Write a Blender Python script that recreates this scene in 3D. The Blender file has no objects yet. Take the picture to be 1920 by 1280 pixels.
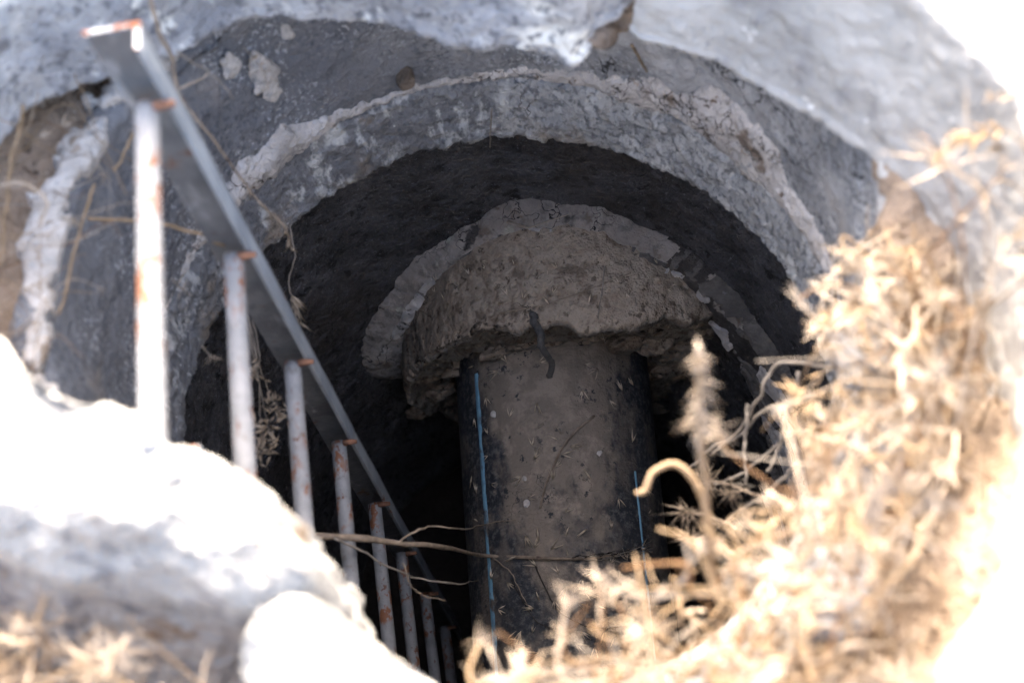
import bpy, bmesh, math, random
import numpy as np
from mathutils import Matrix, Vector

random.seed(7)
rng = np.random.default_rng(11)
S = bpy.context.scene
COL = S.collection
rad = math.radians

# ------------------------------------------------------------------ camera
F = 2400.0                      # focal length in pixels of the 1920 wide photograph (45 mm)
CX, CY = 960.0, 640.0
EYE = np.array([0.0, 0.0, 1.10])
nad = np.array([266.0, -1222.0, -F])
Zc = -nad / np.linalg.norm(nad)
rr_ = np.array([-725.0, 4342.0, -F])
Yc = rr_ - Zc * (rr_ @ Zc); Yc /= np.linalg.norm(Yc)
Xc = np.cross(Yc, Zc)
R3 = np.array([Xc, Yc, Zc])     # camera -> world
cd = bpy.data.cameras.new('camera'); cam = bpy.data.objects.new('camera', cd); COL.objects.link(cam)
cd.sensor_width = 36; cd.lens = 45; cd.clip_start = 0.05; cd.clip_end = 500
mw = Matrix.Identity(4)
for i in range(3):
    for j in range(3):
        mw[i][j] = float(R3[i, j])
    mw[i][3] = float(EYE[i])
cam.matrix_world = mw
cd.dof.use_dof = True; cd.dof.focus_distance = 2.46; cd.dof.aperture_fstop = 2.4; cd.dof.aperture_blades = 0
S.camera = cam

# ------------------------------------------------------------------ sky, sun, exposure
SUN_AZ = 2.0                  # degrees from +Y towards +X
SUN_EL = 40.0
W = bpy.data.worlds.new('World'); S.world = W; W.use_nodes = True
nt = W.node_tree
bg = nt.nodes['Background']
sky = nt.nodes.new('ShaderNodeTexSky'); sky.sky_type = 'NISHITA'; sky.sun_disc = False
sky.sun_elevation = rad(SUN_EL); sky.sun_rotation = rad(SUN_AZ)
sky.air_density = 1.0; sky.dust_density = 10.0; sky.ozone_density = 0.0
nt.links.new(sky.outputs[0], bg.inputs[0]); bg.inputs[1].default_value = 0.15
sl = bpy.data.lights.new('sun', 'SUN'); so = bpy.data.objects.new('sun', sl); COL.objects.link(so)
sl.energy = 1.15; sl.angle = rad(11); sl.color = (1.0, 0.94, 0.85)
sdir = Vector((math.sin(rad(SUN_AZ)) * math.cos(rad(SUN_EL)), math.cos(rad(SUN_AZ)) * math.cos(rad(SUN_EL)), math.sin(rad(SUN_EL))))
so.rotation_euler = sdir.to_track_quat('Z', 'Y').to_euler(); so.location = sdir * 20
vs = S.view_settings
vs.view_transform = 'Standard'; vs.look = 'None'; vs.gamma = 1.0; vs.use_curve_mapping = False
vs.exposure = 3.15
S.cycles.max_bounces = 6; S.cycles.diffuse_bounces = 5; S.cycles.use_adaptive_sampling = True; S.cycles.adaptive_threshold = 0.025
S.cycles.use_denoising = True

# ------------------------------------------------------------------ helpers: geometry of the photograph
def ray(x, y): return R3 @ np.array([(x - CX) / F, -(y - CY) / F, -1.0])
def at(x, y, d): return EYE + ray(x, y) * d
def atz(x, y, z):
    v = ray(x, y); return EYE + v * ((z - EYE[2]) / v[2])
def atcyl(x, y, c, r):
    v = ray(x, y); a = v[0]**2 + v[1]**2
    b = -2 * (v[0] * c[0] + v[1] * c[1]); k = c[0]**2 + c[1]**2 - r * r
    D = max(b * b - 4 * a * k, 0.0)
    return EYE + v * ((-b + math.sqrt(D)) / (2 * a))

# ------------------------------------------------------------------ helpers: noise
def _h(ix, iy, iz, seed):
    n = (ix.astype(np.int64) * 374761393 + iy.astype(np.int64) * 668265263 + iz.astype(np.int64) * 2147483647 + seed * 1274126177) & 0xffffffff
    n = ((n ^ (n >> 13)) * 1274126177) & 0xffffffff
    n = ((n ^ (n >> 15)) * 2246822519) & 0xffffffff
    return ((n ^ (n >> 16)) & 0xffff) / 32767.5 - 1.0
def vnoise(P, seed=0):
    P = np.asarray(P, float); i = np.floor(P); f = P - i; i = i.astype(np.int64)
    u = f * f * f * (f * (f * 6 - 15) + 10)
    x, y, z = i[..., 0], i[..., 1], i[..., 2]; ux, uy, uz = u[..., 0], u[..., 1], u[..., 2]
    r = 0
    for dx in (0, 1):
        for dy in (0, 1):
            for dz in (0, 1):
                w = (ux if dx else 1 - ux) * (uy if dy else 1 - uy) * (uz if dz else 1 - uz)
                r = r + w * _h(x + dx, y + dy, z + dz, seed)
    return r
def fbm(P, scale, octv=4, seed=0, gain=0.5):
    P = np.asarray(P, float) * scale; s = 0; a = 1; t = 0
    for k in range(octv):
        s = s + a * vnoise(P * (2.03 ** k) + 17.3 * k, seed + k); t += a; a *= gain
    return s / t * 1.6
def ridge(P, scale, octv=3, seed=0):
    P = np.asarray(P, float) * scale; s = 0; a = 1; t = 0
    for k in range(octv):
        s = s + a * (1 - 2 * np.abs(vnoise(P * (2.1 ** k) + 9.1 * k, seed + k))); t += a; a *= .5
    return s / t
def n1(x, scale, octv=3, seed=0):
    x = np.asarray(x, float); return fbm(np.stack([x, x * 0 + .37, x * 0 + 5.1], -1), scale, octv, seed)

def npr(ph, k, octv=3, seed=0):     # noise round a circle, no seam
    ph = np.asarray(ph, float); return fbm(np.stack([np.cos(ph), np.sin(ph), ph * 0 + .3], -1), k, octv, seed)

# ------------------------------------------------------------------ helpers: objects
def mesh_obj(name, V, Fc, mat, parent=None, smooth=True, mats=None, mi=None):
    me = bpy.data.meshes.new(name)
    me.from_pydata([tuple(map(float, v)) for v in V], [], [tuple(int(i) for i in f) for f in Fc])
    if mats:
        for m in mats: me.materials.append(m)
        if mi is not None: me.polygons.foreach_set('material_index', np.asarray(mi, dtype=np.int32))
    else:
        me.materials.append(mat)
    if smooth: me.polygons.foreach_set('use_smooth', np.ones(len(me.polygons), dtype=bool))
    me.update()
    o = bpy.data.objects.new(name, me); COL.objects.link(o)
    if parent is not None: o.parent = parent
    return o
def tag(o, label=None, cat=None, group=None, kind=None):
    if label: o['label'] = label
    if cat: o['category'] = cat
    if group: o['group'] = group
    if kind: o['kind'] = kind
    return o
def empty(name, loc=(0, 0, 0)):
    o = bpy.data.objects.new(name, None); COL.objects.link(o); o.location = loc; o.empty_display_size = .05
    return o
def put(child, parent):         # parent at an empty that sits at its own base, mesh in world coordinates
    child.parent = parent
    child.matrix_parent_inverse = Matrix.Translation(-Vector(parent.location))
    return child
def grid_faces(nu, nv, closed=False, flip=False):
    f = []
    for i in range(nu if closed else nu - 1):
        a = i * nv; b = ((i + 1) % nu) * nv
        for j in range(nv - 1):
            q = (a + j, b + j, b + j + 1, a + j + 1)
            f.append(q[::-1] if flip else q)
    return f
def grid_normals(P, closed):
    if closed:
        du = np.roll(P, -1, 0) - np.roll(P, 1, 0)
    else:
        du = np.gradient(P, axis=0)
    dv = np.gradient(P, axis=1)
    n = np.cross(du, dv); l = np.linalg.norm(n, axis=-1, keepdims=True); l[l < 1e-12] = 1
    return n / l
class MB:
    def __init__(s): s.v = []; s.f = []; s.n = 0; s.m = []
    def add(s, V, Fc, m=0):
        V = np.asarray(V, float); s.v.append(V)
        s.f += [tuple(i + s.n for i in q) for q in Fc]; s.m += [m] * len(Fc); s.n += len(V)
    def tube(s, pts, rads, n=6, m=0, flat=1.0):
        P = np.asarray(pts, float); k = len(P); rads = np.broadcast_to(np.asarray(rads, float), (k,))
        T = np.gradient(P, axis=0); T /= np.maximum(np.linalg.norm(T, axis=1, keepdims=True), 1e-9)
        ref = np.array([.31, .2, .93]);
        if abs(T[0] @ ref) > .9: ref = np.array([1., 0, 0])
        V = []; u = np.cross(T[0], ref); u /= np.linalg.norm(u)
        for i in range(k):
            u = u - T[i] * (u @ T[i]); u /= np.linalg.norm(u); w = np.cross(T[i], u)
            for j in range(n):
                a = 2 * math.pi * j / n
                V.append(P[i] + rads[i] * (math.cos(a) * u + flat * math.sin(a) * w))
        Fc = []
        for i in range(k - 1):
            for j in range(n):
                Fc.append((i * n + j, i * n + (j + 1) % n, (i + 1) * n + (j + 1) % n, (i + 1) * n + j))
        Fc.append(tuple(range(n))[::-1]); Fc.append(tuple((k - 1) * n + j for j in range(n)))
        s.add(V, Fc, m)
    def spike(s, p, d, L, r, m=0, bend=None):    # a pointed husk, three sided
        d = np.asarray(d, float); d = d / np.linalg.norm(d)
        ref = np.array([0, 0, 1.]) if abs(d[2]) < .9 else np.array([1., 0, 0])
        u = np.cross(d, ref); u /= np.linalg.norm(u); w = np.cross(d, u)
        p = np.asarray(p, float); V = [p]
        q = p + d * L * .35
        for j in range(3):
            a = 2 * math.pi * j / 3; V.append(q + r * (math.cos(a) * u + math.sin(a) * w))
        tip = p + d * L
        if bend is not None: tip = tip + np.asarray(bend) * L
        V.append(tip)
        s.add(V, [(0, 2, 1), (0, 3, 2), (0, 1, 3), (1, 2, 4), (2, 3, 4), (3, 1, 4)], m)
    def build(s, name, mat, parent=None, smooth=True):
        V = np.concatenate(s.v)
        if isinstance(mat, (list, tuple)):
            return mesh_obj(name, V, s.f, None, parent, smooth, mats=mat, mi=s.m)
        return mesh_obj(name, V, s.f, mat, parent, smooth)
def spline(pts, n=24):
    P = np.asarray(pts, float)
    if len(P) == 2:
        t = np.linspace(0, 1, n)[:, None]; return P[0] * (1 - t) + P[1] * t
    P = np.vstack([2 * P[0] - P[1], P, 2 * P[-1] - P[-2]]); out = []
    m = len(P) - 3
    for t in np.linspace(0, m, n):
        i = min(int(t), m - 1); u = t - i; a, b, c, d = P[i:i + 4]
        out.append(.5 * (2 * b + (c - a) * u + (2 * a - 5 * b + 4 * c - d) * u * u + (3 * b - a - 3 * c + d) * u**3))
    return np.array(out)

# ------------------------------------------------------------------ helpers: materials
def mat(name, c1, c2, scale=8, layers=(), rough=.9, bumps=((60, .4, 6),), spec=.25, lo=.3, hi=.7, stretch=(1, 1, 1), transl=0, rnd=0, metal=0):
    m = bpy.data.materials.new(name); m.use_nodes = True; t = m.node_tree; N = t.nodes; L = t.links
    b = N['Principled BSDF']; b.inputs['Roughness'].default_value = rough
    b.inputs['Specular IOR Level'].default_value = spec; b.inputs['Metallic'].default_value = metal
    tc = N.new('ShaderNodeTexCoord')
    def coord(st, off=0):
        mp = N.new('ShaderNodeMapping'); mp.inputs['Scale'].default_value = st
        mp.inputs['Location'].default_value = (off, off * 1.7, off * .6)
        L.new(tc.outputs['Object'], mp.inputs['Vector']); return mp.outputs[0]
    def noise(sc, det=8, st=(1, 1, 1), off=0, dist=0, ro=.6):
        n = N.new('ShaderNodeTexNoise'); n.inputs['Scale'].default_value = sc; n.inputs['Detail'].default_value = det
        n.inputs['Roughness'].default_value = ro; n.inputs['Distortion'].default_value = dist
        L.new(coord(st, off), n.inputs['Vector']); return n.outputs['Fac']
    def ramp(src, a, c):
        r = N.new('ShaderNodeMapRange'); r.inputs['From Min'].default_value = a; r.inputs['From Max'].default_value = c
        r.interpolation_type = 'SMOOTHSTEP'
        L.new(src, r.inputs['Value']); return r.outputs[0]
    def mix(fac, A, B):
        x = N.new('ShaderNodeMix'); x.data_type = 'RGBA'; L.new(fac, x.inputs[0])
        for s_, i in ((A, 6), (B, 7)):
            if isinstance(s_, tuple): x.inputs[i].default_value = (*s_, 1)
            else: L.new(s_, x.inputs[i])
        return x.outputs[2]
    colr = mix(ramp(noise(scale, 4, stretch), lo, hi), c1, c2)
    for k, ly in enumerate(layers):
        kind = ly.get('kind', 'noise'); st = ly.get('st', (1, 1, 1)); off = ly.get('off', 3.1 * (k + 1))
        if kind == 'noise':
            fac = ramp(noise(ly['scale'], min(4, ly.get('det', 4)), st, off, ly.get('dist', 0), ly.get('ro', .6)), ly['lo'], ly['hi'])
        elif kind == 'crack':
            v = N.new('ShaderNodeTexVoronoi'); v.feature = 'DISTANCE_TO_EDGE'; v.inputs['Scale'].default_value = ly['scale']
            nn = N.new('ShaderNodeTexNoise'); nn.inputs['Scale'].default_value = ly['scale'] * 1.7; nn.inputs['Detail'].default_value = 3
            L.new(coord(st, off), nn.inputs['Vector'])
            ad = N.new('ShaderNodeVectorMath'); ad.operation = 'MULTIPLY_ADD'; ad.inputs[1].default_value = (.5 * 3 / ly['scale'],) * 3
            L.new(nn.outputs['Color'], ad.inputs[0]); L.new(coord(st, off), ad.inputs[2]); L.new(ad.outputs[0], v.inputs['Vector'])
            fac = ramp(v.outputs['Distance'], ly['hi'], ly['lo'])
        elif kind == 'spot':
            v = N.new('ShaderNodeTexVoronoi'); v.inputs['Scale'].default_value = ly['scale']; v.inputs['Randomness'].default_value = 1
            L.new(coord(st, off), v.inputs['Vector'])
            fac = ramp(v.outputs['Distance'], ly['hi'], ly['lo'])
        elif kind == 'up':      # settles on faces that look up
            g = N.new('ShaderNodeNewGeometry'); sp = N.new('ShaderNodeSeparateXYZ'); L.new(g.outputs['Normal'], sp.inputs[0])
            ad = N.new('ShaderNodeMath'); ad.operation = 'MULTIPLY_ADD'; ad.inputs[1].default_value = ly.get('w', .8)
            src = sp.outputs[2]
            if 'grad' in ly:    # less of it further out along the pipe
                so_ = N.new('ShaderNodeSeparateXYZ'); L.new(tc.outputs['Object'], so_.inputs[0])
                g1 = N.new('ShaderNodeMath'); g1.operation = 'MULTIPLY_ADD'; g1.inputs[1].default_value = ly['grad'][0]; g1.inputs[2].default_value = -ly['grad'][0] * ly['grad'][1]
                L.new(so_.outputs[1], g1.inputs[0]); g2_ = N.new('ShaderNodeMath'); g2_.operation = 'ADD'; L.new(g1.outputs[0], g2_.inputs[0]); L.new(src, g2_.inputs[1]); src = g2_.outputs[0]
            L.new(noise(ly['scale'], 5, st, off, 0, .65), ad.inputs[0]); L.new(src, ad.inputs[2])
            fac = ramp(ad.outputs[0], ly['lo'], ly['hi'])
        elif kind == 'side':    # darker towards the left of the shaft
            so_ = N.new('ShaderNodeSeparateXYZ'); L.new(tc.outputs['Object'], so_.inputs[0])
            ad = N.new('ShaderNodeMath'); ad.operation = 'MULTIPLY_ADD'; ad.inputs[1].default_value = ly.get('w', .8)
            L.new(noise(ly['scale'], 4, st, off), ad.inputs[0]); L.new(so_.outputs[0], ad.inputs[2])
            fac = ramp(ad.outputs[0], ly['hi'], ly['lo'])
        if 'gate' in ly:
            g2 = ramp(noise(ly['gate'][0], 2, (1, 1, 1), off + 7.7), ly['gate'][1], ly['gate'][2])
            mm = N.new('ShaderNodeMath'); mm.operation = 'MULTIPLY'; L.new(fac, mm.inputs[0]); L.new(g2, mm.inputs[1]); fac = mm.outputs[0]
        if ly.get('amt', 1) != 1:
            mm = N.new('ShaderNodeMath'); mm.operation = 'MULTIPLY'; mm.inputs[1].default_value = ly['amt']; L.new(fac, mm.inputs[0]); fac = mm.outputs[0]
        colr = mix(fac, colr, ly['col'])
    if rnd:
        oi = N.new('ShaderNodeObjectInfo'); hs = N.new('ShaderNodeHueSaturation')
        mr = N.new('ShaderNodeMapRange'); mr.inputs['To Min'].default_value = 1 - rnd; mr.inputs['To Max'].default_value = 1 + rnd
        L.new(oi.outputs['Random'], mr.inputs['Value']); L.new(mr.outputs[0], hs.inputs['Value']); L.new(colr, hs.inputs['Color']); colr = hs.outputs[0]
    L.new(colr, b.inputs['Base Color'])
    prev = None
    for k, bp in enumerate(bumps):
        sc, stg, det = bp[:3]; st = bp[3] if len(bp) > 3 else (1, 1, 1)
        bn = N.new('ShaderNodeBump'); bn.inputs['Strength'].default_value = stg; bn.inputs['Distance'].default_value = 1.0 / sc
        L.new(noise(sc, min(det, 3), st, 11.3 * k + 1, 0, .65), bn.inputs['Height'])
        if prev is not None: L.new(prev, bn.inputs['Normal'])
        prev = bn.outputs[0]
    if prev is not None: L.new(prev, b.inputs['Normal'])
    if transl:
        tr = N.new('ShaderNodeBsdfTranslucent'); L.new(colr, tr.inputs['Color']); ms = N.new('ShaderNodeMixShader'); ms.inputs[0].default_value = transl
        L.new(b.outputs[0], ms.inputs[1]); L.new(tr.outputs[0], ms.inputs[2]); L.new(ms.outputs[0], N['Material Output'].inputs['Surface'])
    return m

M = {}
M['soil'] = mat('soil', (.22, .16, .112), (.34, .262, .20), 14, [dict(col=(.42, .36, .30), scale=90, lo=.62, hi=.72), dict(col=(.10, .07, .05), scale=45, lo=.60, hi=.70)], bumps=((30, .7, 8), (140, .6, 4)))
M['slab'] = mat('slab_concrete', (0.345, 0.342, 0.331), (0.501, 0.492, 0.471), 5, [
    dict(col=(0.739, 0.733, 0.684), scale=4.5, lo=.60, hi=.68, st=(1, 1, 1.6), ro=.55),
    dict(col=(0.263, 0.260, 0.263), scale=9, lo=.54, hi=.70, st=(1, 1, .6)),
    dict(col=(0.715, 0.714, 0.695), scale=38, lo=.66, hi=.72),
    dict(col=(0.191, 0.191, 0.213), kind='spot', scale=34, lo=.04, hi=.13, gate=(9, .45, .6))], bumps=((22, .35, 8), (150, .3, 4)))
M['slab_l'] = mat('slab_concrete_weathered', (0.238, 0.244, 0.263), (0.477, 0.476, 0.476), 11, [
    dict(col=(0.787, 0.774, 0.717), scale=5.5, lo=.565, hi=.63, st=(1, 1, 1.3), ro=.5),
    dict(col=(0.739, 0.739, 0.706), scale=26, lo=.60, hi=.68, gate=(5, .4, .55)),
    dict(col=(0.143, 0.147, 0.162), scale=60, lo=.52, hi=.64, amt=.8)], bumps=((30, .5, 8), (150, .4, 4)))
M['ring_a'] = mat('ring_concrete', (0.244, 0.248, 0.258), (0.475, 0.477, 0.483), 7, [
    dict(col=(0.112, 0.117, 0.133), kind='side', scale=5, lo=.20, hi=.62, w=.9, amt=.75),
    dict(col=(0.090, 0.096, 0.110), scale=110, lo=.50, hi=.60, det=4, amt=.75, gate=(6, .38, .58)),
    dict(col=(0.565, 0.582, 0.599), scale=150, lo=.54, hi=.66, det=3, amt=.7, gate=(5, .42, .60)),
    dict(col=(0.540, 0.510, 0.477), scale=7.5, lo=.66, hi=.70, ro=.5),
    dict(col=(0.347, 0.307, 0.270), scale=5, lo=.54, hi=.68, amt=.7),
    dict(col=(0.038, 0.037, 0.038), kind='crack', scale=9, lo=.004, hi=.02, gate=(4, .52, .62))], bumps=((40, .5, 8), (190, .5, 4)))
M['ring_r'] = M['ring_a']
M['ring_b'] = mat('lower_ring_concrete', (0.299, 0.304, 0.312), (0.514, 0.519, 0.522), 9, [
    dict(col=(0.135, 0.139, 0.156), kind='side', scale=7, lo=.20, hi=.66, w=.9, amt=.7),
    dict(col=(0.622, 0.634, 0.637), scale=24, lo=.52, hi=.64, st=(1.4, 1.4, .5), amt=.8),
    dict(col=(0.143, 0.146, 0.156), scale=75, lo=.50, hi=.62, st=(1, 1, .7), amt=.7),
    dict(col=(0.575, 0.586, 0.576), kind='spot', scale=70, lo=.06, hi=.20, gate=(14, .5, .62)),
    dict(col=(0.287, 0.237, 0.186), scale=7, lo=.56, hi=.70, amt=.8), dict(col=(0.694, 0.700, 0.684), scale=10, lo=.60, hi=.68, st=(1.3, 1.3, .6), amt=.7),
    dict(col=(0.119, 0.109, 0.106), kind='crack', scale=7, lo=.003, hi=.012, gate=(5, .56, .62))], bumps=((45, .7, 8), (200, .5, 4)))
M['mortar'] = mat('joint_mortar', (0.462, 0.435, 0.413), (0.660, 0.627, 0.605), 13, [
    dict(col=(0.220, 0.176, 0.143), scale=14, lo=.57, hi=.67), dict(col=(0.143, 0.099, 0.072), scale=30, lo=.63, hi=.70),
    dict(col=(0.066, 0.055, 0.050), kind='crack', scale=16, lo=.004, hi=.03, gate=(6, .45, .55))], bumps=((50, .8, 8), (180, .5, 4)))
M['crust'] = mat('pale_mortar_crust', (0.440, 0.413, 0.385), (0.605, 0.572, 0.539), 14, [dict(col=(0.308, 0.248, 0.193), scale=20, lo=.56, hi=.66), dict(col=(0.374, 0.369, 0.369), scale=50, lo=.56, hi=.66)], bumps=((50, .7, 5), (180, .5, 3)))
M['white'] = mat('broken_white_concrete', (0.306, 0.304, 0.294), (0.414, 0.405, 0.382), 9, [
    dict(col=(0.198, 0.198, 0.203), scale=26, lo=.54, hi=.66), dict(col=(0.225, 0.171, 0.123), scale=12, lo=.60, hi=.70),
    dict(col=(0.152, 0.152, 0.159), kind='spot', scale=30, lo=.05, hi=.16, gate=(9, .5, .6))], bumps=((30, .9, 8), (120, .9, 4)))
M['wall'] = mat('chamber_wall_bitumen', (0.045, 0.043, 0.045), (0.103, 0.100, 0.106), 9, [
    dict(col=(0.016, 0.015, 0.016), scale=30, lo=.52, hi=.66, st=(1, 1, 1.2)),
    dict(col=(0.175, 0.181, 0.200), scale=170, lo=.60, hi=.70, det=3), dict(col=(0.088, 0.088, 0.100), scale=26, lo=.55, hi=.68, st=(1, 1, 2)),
    dict(col=(0.050, 0.040, 0.034), scale=4, lo=.5, hi=.7, amt=.7)], rough=.75, bumps=((40, .8, 9, (1, 1, 1.15)), (150, .9, 5)), spec=.35)
M['fillet'] = mat('pipe_mortar', (0.252, 0.230, 0.214), (0.390, 0.360, 0.336), 12, [
    dict(col=(.20, .158, .128), kind='up', scale=16, lo=.62, hi=1.15, w=1.0, amt=.35),
    dict(col=(.13, .118, .110), scale=34, lo=.50, hi=.64, amt=.6),
    dict(col=(0.396, 0.390, 0.336), scale=10, lo=.58, hi=.64, gate=(3, .45, .55)),
    dict(col=(0.060, 0.055, 0.053), scale=13, lo=.60, hi=.66, ro=.55),
    dict(col=(0.168, 0.132, 0.108), scale=20, lo=.58, hi=.70),
    dict(col=(0.024, 0.022, 0.022), kind='crack', scale=12, lo=.004, hi=.02, gate=(5, .48, .58))], bumps=((60, .6, 8), (220, .4, 4)))
M['flake'] = mat('plaster_flake', (0.353, 0.330, 0.313), (0.542, 0.510, 0.485), 20, [dict(col=(0.441, 0.435, 0.391), scale=30, lo=.58, hi=.70), dict(col=(0.076, 0.069, 0.063), scale=35, lo=.60, hi=.70)], bumps=((80, .5, 6),))
M['flake_b'] = mat('bare_dark_backing', (.035, .031, .030), (.075, .067, .062), 25, [dict(col=(.13, .12, .115), scale=60, lo=.62, hi=.70)], bumps=((60, .8, 6),))
M['flake_d'] = mat('dark_plaster_flake', (.085, .077, .072), (.15, .138, .128), 25, [dict(col=(.16, .155, .155), scale=60, lo=.64, hi=.72)], bumps=((80, .6, 6),))
M['dirt'] = mat('collar_dirt', (.105, .080, .064), (.165, .128, .104), 9, [
    dict(col=(.21, .17, .142), scale=22, lo=.55, hi=.72), dict(col=(.06, .046, .038), scale=40, lo=.60, hi=.72),
    dict(col=(.30, .26, .235), kind='spot', scale=90, lo=.05, hi=.13, gate=(20, .5, .62)),
    dict(col=(.028, .022, .018), kind='crack', scale=15, lo=.003, hi=.016, gate=(7, .53, .62))], rough=.97, bumps=((28, .45, 8), (110, .6, 6), (300, .4, 3)), spec=.1)
M['collar'] = mat('collar_mortar', (0.140, 0.124, 0.106), (0.233, 0.210, 0.183), 14, [
    dict(col=(0.233, 0.216, 0.192), scale=26, lo=.60, hi=.70), dict(col=(0.035, 0.031, 0.027), scale=30, lo=.56, hi=.70),
    dict(col=(0.274, 0.217, 0.169), kind='up', scale=12, lo=.55, hi=1.0, w=.5),
    dict(col=(0.372, 0.309, 0.247), kind='up', scale=26, lo=1.12, hi=1.45, w=.8, off=9.),
    dict(col=(0.081, 0.062, 0.047), scale=60, lo=.58, hi=.68, amt=.8), dict(col=(0.151, 0.113, 0.087), scale=18, lo=.55, hi=.66, amt=.8),
    dict(col=(0.396, 0.371, 0.334), kind='spot', scale=75, lo=.04, hi=.12, gate=(20, .52, .64)),
    dict(col=(0.023, 0.021, 0.018), kind='crack', scale=14, lo=.003, hi=.014, gate=(6, .55, .64))], rough=.97, bumps=((26, .5, 8), (90, .8, 8, (1, 1, 1.6)), (260, .5, 4)), spec=.1)
M['pipe'] = mat('black_plastic_pipe', (0.018, 0.020, 0.026), (0.034, 0.038, 0.048), 14, [
    dict(col=(0.108, 0.108, 0.106), scale=85, lo=.46, hi=.66, det=6, ro=.7),
    dict(col=(0.160, 0.133, 0.110), scale=13, lo=.48, hi=.64, st=(1, .6, 1), amt=.7),
    dict(col=(0.211, 0.175, 0.142), kind='up', scale=11, lo=1.30, hi=1.56, w=1.3, st=(1, .6, 1), grad=(.75, 1.03)),
    dict(col=(0.302, 0.251, 0.204), kind='up', scale=24, lo=1.56, hi=1.80, w=1.3, off=5., grad=(.5, .98)),
    dict(col=(0.029, 0.032, 0.037), scale=46, lo=.57, hi=.64, ro=.7, gate=(10, .42, .55)),
    dict(col=(0.051, 0.044, 0.037), kind='crack', scale=16, lo=.003, hi=.012, gate=(6, .52, .62))], rough=.72, bumps=((60, .35, 8), (240, .5, 5)), spec=.35)
M['stripe'] = mat('blue_pipe_stripe', (0.108, 0.240, 0.348), (0.168, 0.324, 0.444), 40, [dict(col=(0.084, 0.072, 0.066), scale=28, lo=.56, hi=.70, st=(1, .5, 1)), dict(col=(0.120, 0.096, 0.079), scale=8, lo=.60, hi=.72)], rough=.7, bumps=((150, .3, 4),))
M['paint'] = mat('grey_rung_paint', (0.164, 0.170, 0.182), (0.226, 0.230, 0.242), 30, [
    dict(col=(0.131, 0.123, 0.121), scale=60, lo=.58, hi=.70),
    dict(col=(0.164, 0.067, 0.033), scale=60, lo=.515, hi=.56, st=(1, .6, 1), ro=.65, gate=(9, .46, .54)),
    dict(col=(0.107, 0.049, 0.033), scale=75, lo=.62, hi=.66, st=(1, .6, 1), off=3.4)], rough=.6, bumps=((70, .3, 6),), spec=.4)
M['steel'] = mat('grey_steel_angle', (0.176, 0.204, 0.240), (0.283, 0.316, 0.355), 10, [
    dict(col=(0.389, 0.427, 0.460), scale=30, lo=.60, hi=.74, st=(1, 1, .3)),
    dict(col=(0.176, 0.111, 0.079), scale=18, lo=.63, hi=.72, st=(1, 1, .6)),
    dict(col=(0.079, 0.070, 0.064), scale=34, lo=.63, hi=.71, st=(1, 1, .5))], rough=.5, bumps=((60, .2, 6), (250, .2, 3)), spec=.5)
M['steel_dark'] = mat('dark_steel_flange', (.085, .09, .10), (.15, .158, .172), 12, [dict(col=(.24, .25, .27), scale=24, lo=.56, hi=.70, st=(1, 1, .4)), dict(col=(.12, .07, .05), scale=20, lo=.60, hi=.70)], rough=.6, bumps=((60, .3, 5),), spec=.4)  # darker tone than the web of the same angle iron
M['steel_edge'] = mat('rusty_sunlit_edge', (.42, .42, .43), (.5, .5, .5), 20, [dict(col=(.26, .10, .05), scale=55, lo=.53, hi=.58)], rough=.7, bumps=((90, .3, 5),))  # pale base paints sunlight onto the cut stile ends; the rust is real
M['rust'] = mat('rust_weld', (.15, .075, .05), (.27, .14, .09), 60, rough=.9, bumps=((120, .6, 5),))
def straw(nm, a, b, tr=.25): return mat(nm, a, b, 60, [dict(col=tuple(.55 * x for x in a), scale=25, lo=.60, hi=.75)], rough=.7, bumps=(), transl=tr, spec=.2)
M['straw1'] = straw('straw_gold', (.22, .155, .09), (.36, .265, .175))
M['straw2'] = straw('straw_pale', (.36, .29, .22), (.50, .42, .34))
M['straw3'] = straw('straw_grey', (.22, .19, .16), (.34, .30, .26))
M['straw4'] = straw('straw_rust', (.15, .085, .042), (.26, .155, .085))
M['twig'] = mat('dry_twig', (0.172, 0.132, 0.098), (0.310, 0.247, 0.190), 50, [dict(col=(0.081, 0.057, 0.046), scale=30, lo=.58, hi=.7)], rough=.85, bumps=((200, .4, 4),))
M['root'] = mat('dark_root', (.020, .017, .015), (.05, .042, .036), 50, rough=.85, bumps=((150, .5, 4),))
M['rubber'] = mat('black_rubber', (.035, .034, .034), (.075, .072, .07), 60, rough=.6, bumps=((120, .6, 4),), spec=.5)
M['seed'] = mat('seed_husk', (0.484, 0.396, 0.297), (0.660, 0.561, 0.440), 80, rough=.8, bumps=(), transl=.15, rnd=.3)
M['brick'] = mat('red_stone', (.20, .095, .07), (.29, .15, .115), 40, rough=.95, bumps=((90, .6, 6),))
M['grey_stone'] = mat('grey_stone', (.15, .15, .16), (.26, .26, .27), 16, [dict(col=(.36, .355, .35), scale=20, lo=.60, hi=.7)], bumps=((40, .6, 8),))
M['debris'] = mat('crack_debris', (.11, .085, .065), (.26, .21, .17), 22, bumps=((60, .8, 8),))
M['floor'] = mat('chamber_floor_mud', (.012, .010, .009), (.028, .022, .019), 6, bumps=((20, .6, 6),))

C1 = np.array([-.073, .83])      # shaft axis
Z_RIM, Z_JOINT, Z_EDGE = -.21, -.525, -.70

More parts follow.
